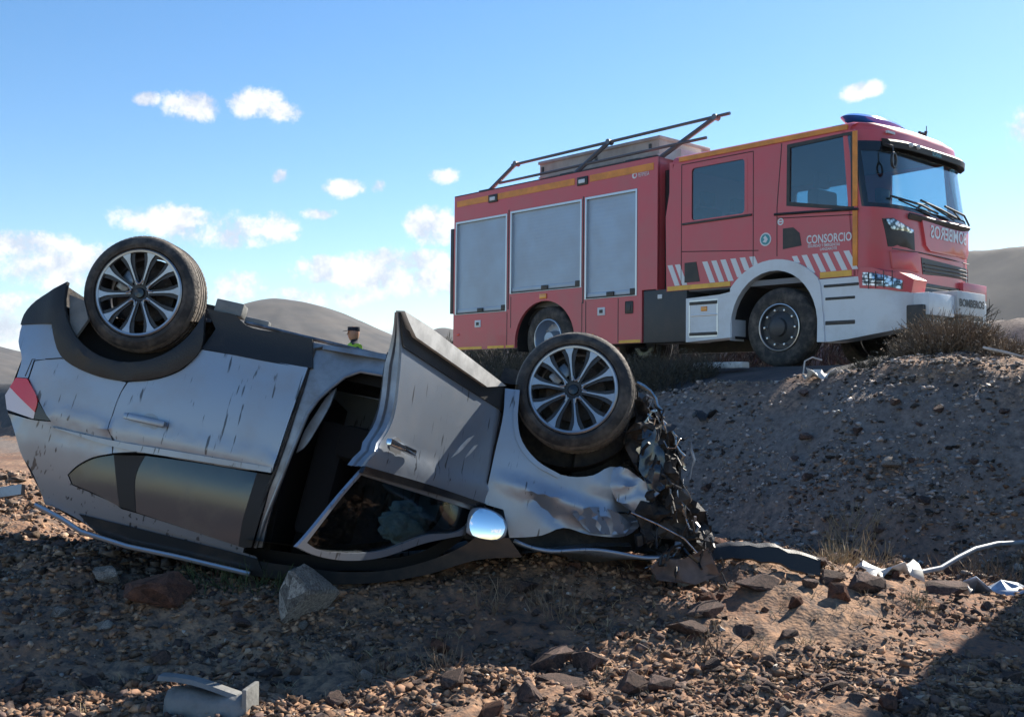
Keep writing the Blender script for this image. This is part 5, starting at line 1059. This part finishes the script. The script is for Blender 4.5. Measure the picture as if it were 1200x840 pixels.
# (q, p, stems, height, spread, material, label)
BUSHES = [
 (2.85,1.35,900,.42,.42,'twig','dry brown brush heaped in front of the fire engine bumper'),
 (3.4,1.4,300,.24,.28,'twig','lower dry brush right of the heap at the fire engine bumper'),
 (2.25,1.6,160,.18,.2,'darkbush','dark dry bush left of the heap at the fire engine bumper'),
 (-.75,1.35,420,.50,.62,'darkbush','dark shrub on the road shoulder below the fire engine step'),
 (-1.7,1.2,420,.52,.60,'darkbush','dark shrub on the shoulder behind the front wheel of the car'),
 (-4.6,1.2,520,.75,.80,'darkbush','dark shrub under the rear locker of the fire engine'),
 (-5.9,1.3,420,.75,.80,'darkbush','dark shrub at the rear corner of the fire engine'),
 (-3.2,1.3,380,.50,.70,'darkbush','dark shrub in front of the fire engine rear wheel'),
]
TUFTS = [
 (2.10,7.2,60,.28,.16,'straw','tall dry yellow weed standing behind the white scrap'),
 (2.35,7.5,70,.32,.22,'straw','dry straw clump right of the white scrap'),
 (1.95,6.9,50,.18,.18,'straw','low straw tuft at the left of the white scrap'),
 (2.62,8.55,70,.26,.20,'straw','dry weed halfway up the embankment'),
 (-.28,4.95,34,.17,.10,'twig','dry grass tuft on the boundary of the car shadow'),
 (3.35,7.4,90,.26,.35,'twig','grey-brown weeds under the pale tube'),
 (3.0,7.3,70,.24,.3,'twig','thin twiggy weed left of the pale tube end'),
 (-1.35,6.0,90,.20,.22,'green','low green weed in the shade under the rear door of the car'),
 (-1.62,6.05,70,.18,.2,'green','small green weed left of the one under the rear door'),
 (.25,5.7,40,.22,.15,'twig','thin dead stalks in the shade under the car bonnet'),
 (-.12,5.75,30,.2,.12,'twig','dead stalks in the shade below the door mirror'),
 (.98,5.25,20,.22,.06,'twig','single dry stalks standing among the dark rocks'),
 (2.2,6.0,60,.12,.08,'straw','sparse dry tuft at the edge of the right-hand shadow'),
 (-.6,5.0,36,.15,.12,'twig','small dead weed in the shade near the bottom middle'),
]
def exec_debris():
    # grey moulded panel in the near foreground
    root = None
    c = (-1.20, 4.46); z = gz(*c)
    mb = MB(); Mx = Matrix.Translation((c[0], c[1], z+.06)) @ Matrix.Rotation(R(-8),4,'Z')
    rows = []
    for i in range(9):
        s = i/8; rows.append([Mx @ Vector((-.17+.34*s, y+.01*math.sin(s*5), zz-.02*s+.006*math.sin(s*9))) for y, zz in ((-.10,-.12),(-.08,.015),(-.05,.045),(.0,.05),(.04,.02),(.05,-.05))])
    mb.loft(rows, cap=False, closed=False); o = mb.build('broken_panel', 'scrapg', None, 45, label='grey moulded plastic panel broken off the car, lying at the bottom edge', cat='debris'); sd_ = o.modifiers.new('s','SOLIDIFY'); sd_.thickness = .012
    mb = MB(); rows = []
    for i in range(8):
        s = i/7; rows.append([Mx @ Vector((-.21+.33*s, y, .085-.055*s+.012*math.sin(s*4)+zz)) for y, zz in ((-.06,0),(-.05,.016),(.0,.018),(.03,.0))])
    mb.loft(rows); mb.build('raised_flange', 'scrapg', o)
    mb = MB(); mb.box((.155,-.09,-.10),(.175,.05,.07), Mx, bev=.006); mb.build('end_rib', 'scrapg', o)
    # dark bumper strip on the sunlit mound
    rows = []
    for i in range(14):
        s = i/13; x = 1.0+.68*s; y = 6.25-.12*s; z = gz(x, y)+.04+.05*s
        h_ = .045+.055*s*(1 if s < .93 else .6); rows.append([(x+(.03 if s > .9 else 0), y, z+.02),(x,y+.03,z+.035),(x+.01,y-.02,z+.02),(x+.015,y-.055,z+.02-h_),(x+.015,y-.04,z+.01-h_)])
    mb = MB(); mb.loft(rows); mb.build('bumper_strip', 'plastic', None, 40, label='long dark bumper strip torn off and lying right of the car nose', cat='debris')
    # white scrap, pale blue scrap, white stone
    def scrap(name, px, rot, W_, m, label, cat, seed, lift=.1):
        r = random.Random(seed); n = 7; rows = [[(W_*(i/(n-1)-.5), W_*.35*(j/4-.5), lift*(.4+.6*math.sin(i*1.3+seed)*math.cos(j*1.1))) for j in range(5)] for i in range(n)]
        return sheet(name, px, rows, m, label, cat, rot, .006, seed, 25, W_*.045)
    scrap('torn_sheet', (2.34,6.92), .2, .42, 'scrapw', 'torn white plastic sheet lying at the foot of the embankment', 'debris', 3, .09)
    scrap('torn_sheet', (2.21,6.78), .9, .22, 'scrapw', 'small white strip beside the torn white sheet', 'debris', 5, .04)
    scrap('metal_scrap', (3.02,6.80), -.3, .46, 'scrapb', 'crumpled pale blue metal scrap in the shade at the right edge', 'debris', 7, .10)
    scrap('metal_scrap', (2.66,6.62), -.6, .17, 'scrapw', 'thin pale splinter left of the pale blue scrap', 'debris', 8, .05)
    scrap('metal_scrap', (1.98,11.15), .3, .32, 'plastic', 'black scrap of plastic on the embankment right of the car wheel', 'debris', 9, .10)
    scrap('metal_scrap', (2.95,9.9), .3, .14, 'scrapw', 'small white flake on the upper embankment', 'debris', 12, .03)
    scrap('plastic_bag', (3.02,10.72), .1, .34, 'scrapw', 'crumpled white bag on the crest below the fire engine bumper', 'bag', 14, .10)
    # pale tube arching over the weeds at the right
    pts = []
    for px, py, Y in ((1075,672,7.0),(1100,664,7.1),(1120,652,7.2),(1140,642,7.35),(1165,636,7.5),(1200,634,7.6),(1240,636,7.7),(1290,650,7.7)):
        x = Y*(px-600)/1290; pts.append((x, Y, max(1.5-(py-462)/1290*Y, gz(x, Y)+.02)))
    mb = MB(); mb.tube(pts, .016, 10); mb.build('plastic_tube', 'hose', None, 50, label='pale blue-grey plastic tube arching over the weeds at the right edge', cat='tube')
    x, y = tq(-.24, .85); mb = MB(); Mx = Matrix.Translation((x, y, 1.855)) @ Matrix.Rotation(R(-41), 4, 'Z')
    mb.box((-.34,-.09,-.04),(.34,.09,.035), Mx, bev=.01); mb.build('white_board', 'scrapw', None, label='short white board lying on the shoulder under the step of the fire engine', cat='board')
    # short bright strip and splinters in front of the brush
    x, y = tq(3.6, 1.7); mb = MB(); mb.tube([(x-.16,y+.1,gz(x-.16,y+.1)+.10),(x,y,gz(x,y)+.05),(x+.2,y-.02,gz(x+.2,y-.02)+.03)], [.012,.016,.01], 6); mb.build('bent_strip', 'scrapw', None, label='thin white bent strip at the right foot of the dry brush', cat='debris')
    x, y = tq(1.6, 1.75); mb = MB(); P0 = Vector((x,y,gz(x,y)+.02)); mb.tube([P0+Vector(v) for v in ((-.08,0,.0),(-.06,0,.16),(.02,0,.20),(.12,0,.17))], .009, 6); mb.build('bent_wire', 'scrapw', None, label='bent pale wire loop left of the dry brush', cat='debris')
    # blue-grey trim strip leaning on the slope behind the car's tail
    mb = MB(); A = Vector((-3.75,6.6,.80)); B = Vector((-2.93,6.62,.935))
    mb.loft([[p+Vector((0,-.02,.03)), p+Vector((0,.03,.02)), p+Vector((0,.02,-.04)), p+Vector((0,-.03,-.03))] for p in (A, A.lerp(B,.5)+Vector((0,0,.01)), B)]); mb.build('trim_strip', 'silver_in', None, label='blue-grey trim strip lying across the slope behind the tail of the car', cat='debris')
    # rusty mud slab jammed under the bonnet
PX = lambda px, py, Y: (Y*(px-600)/1290, Y)
def ray_ground(px, py, lo=3.2, hi=22):
    # where a line of sight from the tripod height meets the ground (used once, to measure positions)
    return None
pz = gz(*PERSON[:2])
person((PERSON[0], PERSON[1], PERSON[2]-1.785), R(-70))
# ------------------------------------------------------------------ rocks
def hullmesh(seed, n=16, flat=.75, sub=1, rough=.05):
    rn = random.Random(seed); bm = bmesh.new()
    for _ in range(n):
        v = Vector((rn.gauss(0,1), rn.gauss(0,1), rn.gauss(0,1))).normalized()*rn.uniform(.8,1.1); bm.verts.new(v)
    r = bmesh.ops.convex_hull(bm, input=bm.verts[:]); bmesh.ops.delete(bm, geom=[v for v in bm.verts if not v.link_faces], context='VERTS')
    if sub:
        bmesh.ops.bevel(bm, geom=bm.edges[:], offset=.07, segments=1, affect='EDGES'); bmesh.ops.triangulate(bm, faces=bm.faces[:])
        bmesh.ops.subdivide_edges(bm, edges=[e for e in bm.edges if e.calc_length() > .35], cuts=1, use_grid_fill=True); bmesh.ops.triangulate(bm, faces=bm.faces[:])
        for v in bm.verts: v.co *= 1+rn.uniform(-rough, rough)
    sx_, sy_ = rn.uniform(.85,1.3), rn.uniform(.7,1.05)
    for v in bm.verts: v.co = Vector((v.co.x*sx_, v.co.y*sy_, v.co.z*flat))
    me = bpy.data.meshes.new('rock'); bm.to_mesh(me); bm.free(); return me
RM = {m: [] for m in ('rock','rockr','rockp')}
for m in RM:
    for i in range(6):
        me = hullmesh(i+{'rock':0,'rockr':40,'rockp':80}[m], 13); me.materials.append(MT[m]); me.shade_smooth(); me.set_sharp_from_angle(angle=R(18)); RM[m].append(me)
rn = random.Random(21)
def rock(x, y, s, m='rock', var=None, label=None, group=None, sink=.25, rz=None, sc=(1,1,1), name='rock'):
    o = bpy.data.objects.new(name, RM[m][var if var is not None else rn.randrange(6)]); link(o)
    o.location = (x, y, gz(x, y)+s*sc[2]*.75*(.75-sink)); o.scale = (s*sc[0], s*sc[1], s*sc[2]); o.rotation_euler = (rn.uniform(-.3,.3), rn.uniform(-.3,.3), rz if rz is not None else rn.uniform(0,6.3))
    return tag(o, label, 'rock', group)
for x, y, s, m, v, sc, lb in BIG: rock(x, y, s, m, v, lb, None, .35, .4, sc, 'boulder')
GL = {('rock',0):('dark volcanic rock lying loose in the sunlit patch in front of the car','dark rocks in the sunlit patch'),
      ('rockr',0):('small rust-red scoria rock lying in the sunlit patch in front of the car','rust-red rocks in the sunlit patch'),
      ('rock',1):('dark rock lying in the shade of the car on the near left ground','rocks in the shade of the car'),
      ('rockp',1):('small pale stone lying in the shade of the car on the near left ground','pale stones in the shade of the car'),
      ('rock',2):('grey stone stuck in the road embankment below the fire engine','stones in the road embankment'),
      ('rockp',0):('small pale stone lying in the sunlit patch in front of the car','pale stones in the sunlit patch'),
      ('rock',3):('dark rock in the shaded ground at the lower right','rocks in the shaded ground at the right')}
cnt = 0; made = {}
for i in range(3000):
    if cnt >= 285: break
    k = rn.random(); y = 4.3+rn.random()**1.3*4.6; x = y*rn.uniform(-.48,.48)
    if k < .25: y = 7.5+rn.random()*3.5; x = y*rn.uniform(.12,.47)
    p, q = pq(x, y)
    if p < 2.4: continue
    lx, ly = x-y*0, y
    sunny = (x/y > -.12 and x/y < .36 and y < 8.2 and x > -.9+(4.6-y)*-.6)
    s = .022+.055*rn.random()**2.5
    if p < 4.2: key = ('rock',2); s *= .9
    elif sunny: key = ('rock',0) if rn.random() < .62 else (('rockr',0) if rn.random() < .75 else ('rockp',0)); s *= 1.15 if key[0] != 'rockp' else .7
    elif x/y > .36: key = ('rock',3)
    else: key = ('rock',1) if rn.random() < .6 else ('rockp',1); s *= .8
    lb, g = GL[key]; rock(x, y, s, key[0], None, lb, g); cnt += 1
# loose pebbles and gravel: countless, one mesh each
def scatter(name, n, gen, m, smin, smax, seed, pw=3.0, flat=.7, **k):
    r = np.random.default_rng(seed); hs = [hullmesh(seed*50+i, 8, 1.0, 0) for i in range(12)]
    x, y = gen(r, n); n = len(x); z = ground(x, y); s = smin+(smax-smin)*r.random(n)**pw
    vi = r.integers(0, 12, n); PP = []; FF = []; off = 0
    sc = np.stack([s*r.uniform(.8,1.4,n), s*r.uniform(.6,1.1,n), s*r.uniform(.45,.85,n)*flat/.7], -1); a = r.uniform(0,6.28,n)
    for j, h in enumerate(hs):
        V0 = np.array([v.co[:] for v in h.vertices]); F0 = np.array([list(p.vertices) for p in h.polygons]); kk = vi == j; m_ = int(kk.sum())
        if not m_: continue
        B = V0[None]*sc[kk][:,None,:]; c, sn = np.cos(a[kk])[:,None], np.sin(a[kk])[:,None]; X = B[...,0]*c-B[...,1]*sn; Y = B[...,0]*sn+B[...,1]*c
        PP.append(np.stack([X+x[kk][:,None], Y+y[kk][:,None], B[...,2]+(z[kk]+s[kk]*.10)[:,None]], -1).reshape(-1,3)); FF.append((F0[None]+(np.arange(m_)*len(V0))[:,None,None]).reshape(-1,3)+off); off += m_*len(V0)
    P = np.concatenate(PP); Fq = np.concatenate(FF)
    for h in hs: bpy.data.meshes.remove(h)
    me = bpy.data.meshes.new(name); me.vertices.add(len(P)); me.vertices.foreach_set('co', P.ravel()); me.loops.add(Fq.size); me.loops.foreach_set('vertex_index', Fq.ravel()); me.polygons.add(len(Fq)); me.polygons.foreach_set('loop_start', np.arange(0, Fq.size, 3)); me.update(calc_edges=True)
    me.materials.append(MT[m]); o = bpy.data.objects.new(name, me); link(o); tag(o, kind='stuff', **k); return o
def gen_near(r, n):
    y = 3.9+r.random(n)**1.5*5.5; x = y*r.uniform(-.52,.52,n); p, q = pq(x, y); k = p > 3.3
    d = fbm(x*1.6+4, y*2.2, 3)*1.3+.52 > r.random(n)*.9; return x[k&d], y[k&d]
def gen_bank(r, n):
    y = 7+r.random(n)*9; x = y*r.uniform(-.1,.55,n); p, q = pq(x, y); k = (p > 1.5)&(p < 4.6); d = vnoise(x*1.5, y*1.5)+.5 > r.random(n)*.8; return x[k&d], y[k&d]
def gen_left(r, n):
    y = 6+r.random(n)*8; x = y*r.uniform(-.6,-.3,n); return x, y
scatter('pebbles', 60000, gen_near, 'pebble', .003, .028, 3, 3.8)
scatter('soil_clods', 60000, gen_near, 'clod', .005, .04, 13, 3.2)
scatter('rubble', 13000, gen_near, 'rock', .007, .05, 4, 3.6)
scatter('gravel', 75000, gen_bank, 'gravel', .006, .04, 5, 3.5)
scatter('pale_pebbles', 2600, gen_near, 'rockp', .005, .022, 9, 2.5)
scatter('pale_gravel', 2500, gen_bank, 'rockp', .006, .022, 10, 2.5)
scatter('stones', 5000, gen_left, 'pebble', .012, .07, 6, 3.0)
# ------------------------------------------------------------------ plants
def tuft(name, x, y, n, h, spread, m, label, cat, seed, group=None, r0=.004, lean=.5, z0=None, flat=1.0, kind=None, branch=0, depth=None, leaf=0):
    r = random.Random(seed); mb = MB()
    for i in range(n):
        a = r.uniform(0, 6.283); d = spread*r.random()**.6; bx = x+d*math.cos(a)*1.0; by = y+d*math.sin(a)*(depth or 1.0)
        P = Vector((bx, by, gz(bx, by)-.02)); L = h*r.uniform(.45,1.05)*(1-.45*(d/spread)**2); a2 = a+r.uniform(-1,1); t = lean*r.uniform(.2,1.2)
        v = Vector((math.cos(a2)*t, math.sin(a2)*t, 1)).normalized(); pts = [P]; k = 3
        for j in range(k):
            v = (v+Vector((r.uniform(-.3,.3), r.uniform(-.3,.3), r.uniform(-.25,.1)))).normalized(); P = P+v*L/k; pts.append(P.copy())
            if branch and j < 2 and r.random() < branch:
                w = (v+Vector((r.uniform(-1,1), r.uniform(-1,1), r.uniform(-.2,.6)))).normalized(); mb.tube([P, P+w*L*.22, P+w*L*.38+Vector((0,0,.02))], [r0*.7, r0*.6, r0*.3], 3, cap=False)
        mb.tube(pts, [r0, r0*.9, r0*.7, r0*.3], 3, cap=False)
        for j in range(int(leaf)):
            c = pts[r.randrange(1, len(pts))]+Vector((r.gauss(0,.035), r.gauss(0,.035), r.gauss(0,.02))); e1 = Vector((r.gauss(0,1),r.gauss(0,1),r.gauss(0,1))).normalized()*r.uniform(.008,.02); e2 = e1.orthogonal().normalized()*r.uniform(.004,.009)
            mb.add([c-e1, c+e2, c+e1, c-e2], [(0,1,2,3)])
    return mb.build(name, m, None, 0, label=label, cat=cat, group=group, kind=kind)
def tq(q, p): a = road_pt(q, p, 0); return a[0], a[1]
for i, (q, p, n, h, sp, m, lb) in enumerate(BUSHES): x, y = tq(q, p); tuft('dry_bush', x, y, n, h, sp, m, lb, 'bush', 30+i, r0=.005, lean=1.0, branch=.9, leaf=9 if m == 'darkbush' else 4)
for i, q in enumerate((-3.2,-5.6,-8.2,-10.6,-13.2,-16.,-18.8)):
    x, y = tq(q, -9.2-.4*(i % 2)); tuft('shrub', x, y, 420, 1.0+.2*(i % 3), 1.5, 'darkbush', 'dark low shrub growing on the far verge, seen under the fire engine', 'bush', 200+i, group='shrubs on the far verge', r0=.012, lean=1.0, branch=.9, leaf=10)
for i, (x, y, n, h, sp, m, lb) in enumerate(TUFTS): tuft('dry_weed', x, y, n, h, sp, m, lb, 'weed', 60+i, r0=.0028, lean=.8, branch=.5)
rn = random.Random(77); mb = MB()
for i in range(1500):
    k = rn.random()
    if k < .45: y = 4.4+rn.random()*4.2; x = y*rn.uniform(-.5,.5)
    else: q = rn.uniform(-3,7); p = rn.uniform(1.9,4.4); x, y = tq(q, p)
    if float(vnoise(np.array([x*1.3+9]), np.array([y*1.3]))[0]) < .03: continue
    z = gz(x, y)
    for j in range(5):
        a = rn.uniform(0,6.28); L = rn.uniform(.02,.08); t = rn.uniform(.3,1.3); v = Vector((math.cos(a)*t, math.sin(a)*t, 1)).normalized(); P = Vector((x+rn.uniform(-.03,.03), y+rn.uniform(-.03,.03), z-.005)); mb.tube([P, P+v*L*.6, P+v*L+Vector((0,0,-.2*L))], [.0016,.0014,.0006], 3, cap=False)
mb.build('dry_grass', 'straw', None, 0, kind='stuff')
# ------------------------------------------------------------------ debris
def sheet(name, c, rings, m, label, cat, rot=0, thick=.006, seed=0, sm=45, jit=.01):
    r = random.Random(seed); mb = MB(); rows = [[Vector((x+r.uniform(-jit,jit), y+r.uniform(-jit,jit), z+r.uniform(-jit,jit))) for x, y, z in row] for row in rings]
    Mx = Matrix.Translation((c[0], c[1], gz(c[0], c[1]))) @ Matrix.Rotation(rot, 4, 'Z'); mb.loft([[Mx @ p for p in row] for row in rows], cap=False, closed=False)
    o = mb.build(name, m, None, sm, label=label, cat=cat); s = o.modifiers.new('solid','SOLIDIFY'); s.thickness = thick; return o
exec_debris()
# ------------------------------------------------------------------ air
mb = MB(); mb.box((-1500,-60,-6),(1500,1300,150)); hz = mb.build('haze', 'red', None, 0, kind='stuff')
hm_ = bpy.data.materials.new('haze'); hm_.use_nodes = True; t = hm_.node_tree; t.nodes.clear()
pv = N(t, 'ShaderNodeVolumePrincipled'); pv.inputs['Color'].default_value = (.85,.92,1,1); pv.inputs['Density'].default_value = HAZE; pv.inputs['Anisotropy'].default_value = .2
ou = N(t, 'ShaderNodeOutputMaterial'); t.links.new(pv.outputs[0], ou.inputs['Volume']); hz.data.materials.clear(); hz.data.materials.append(hm_)
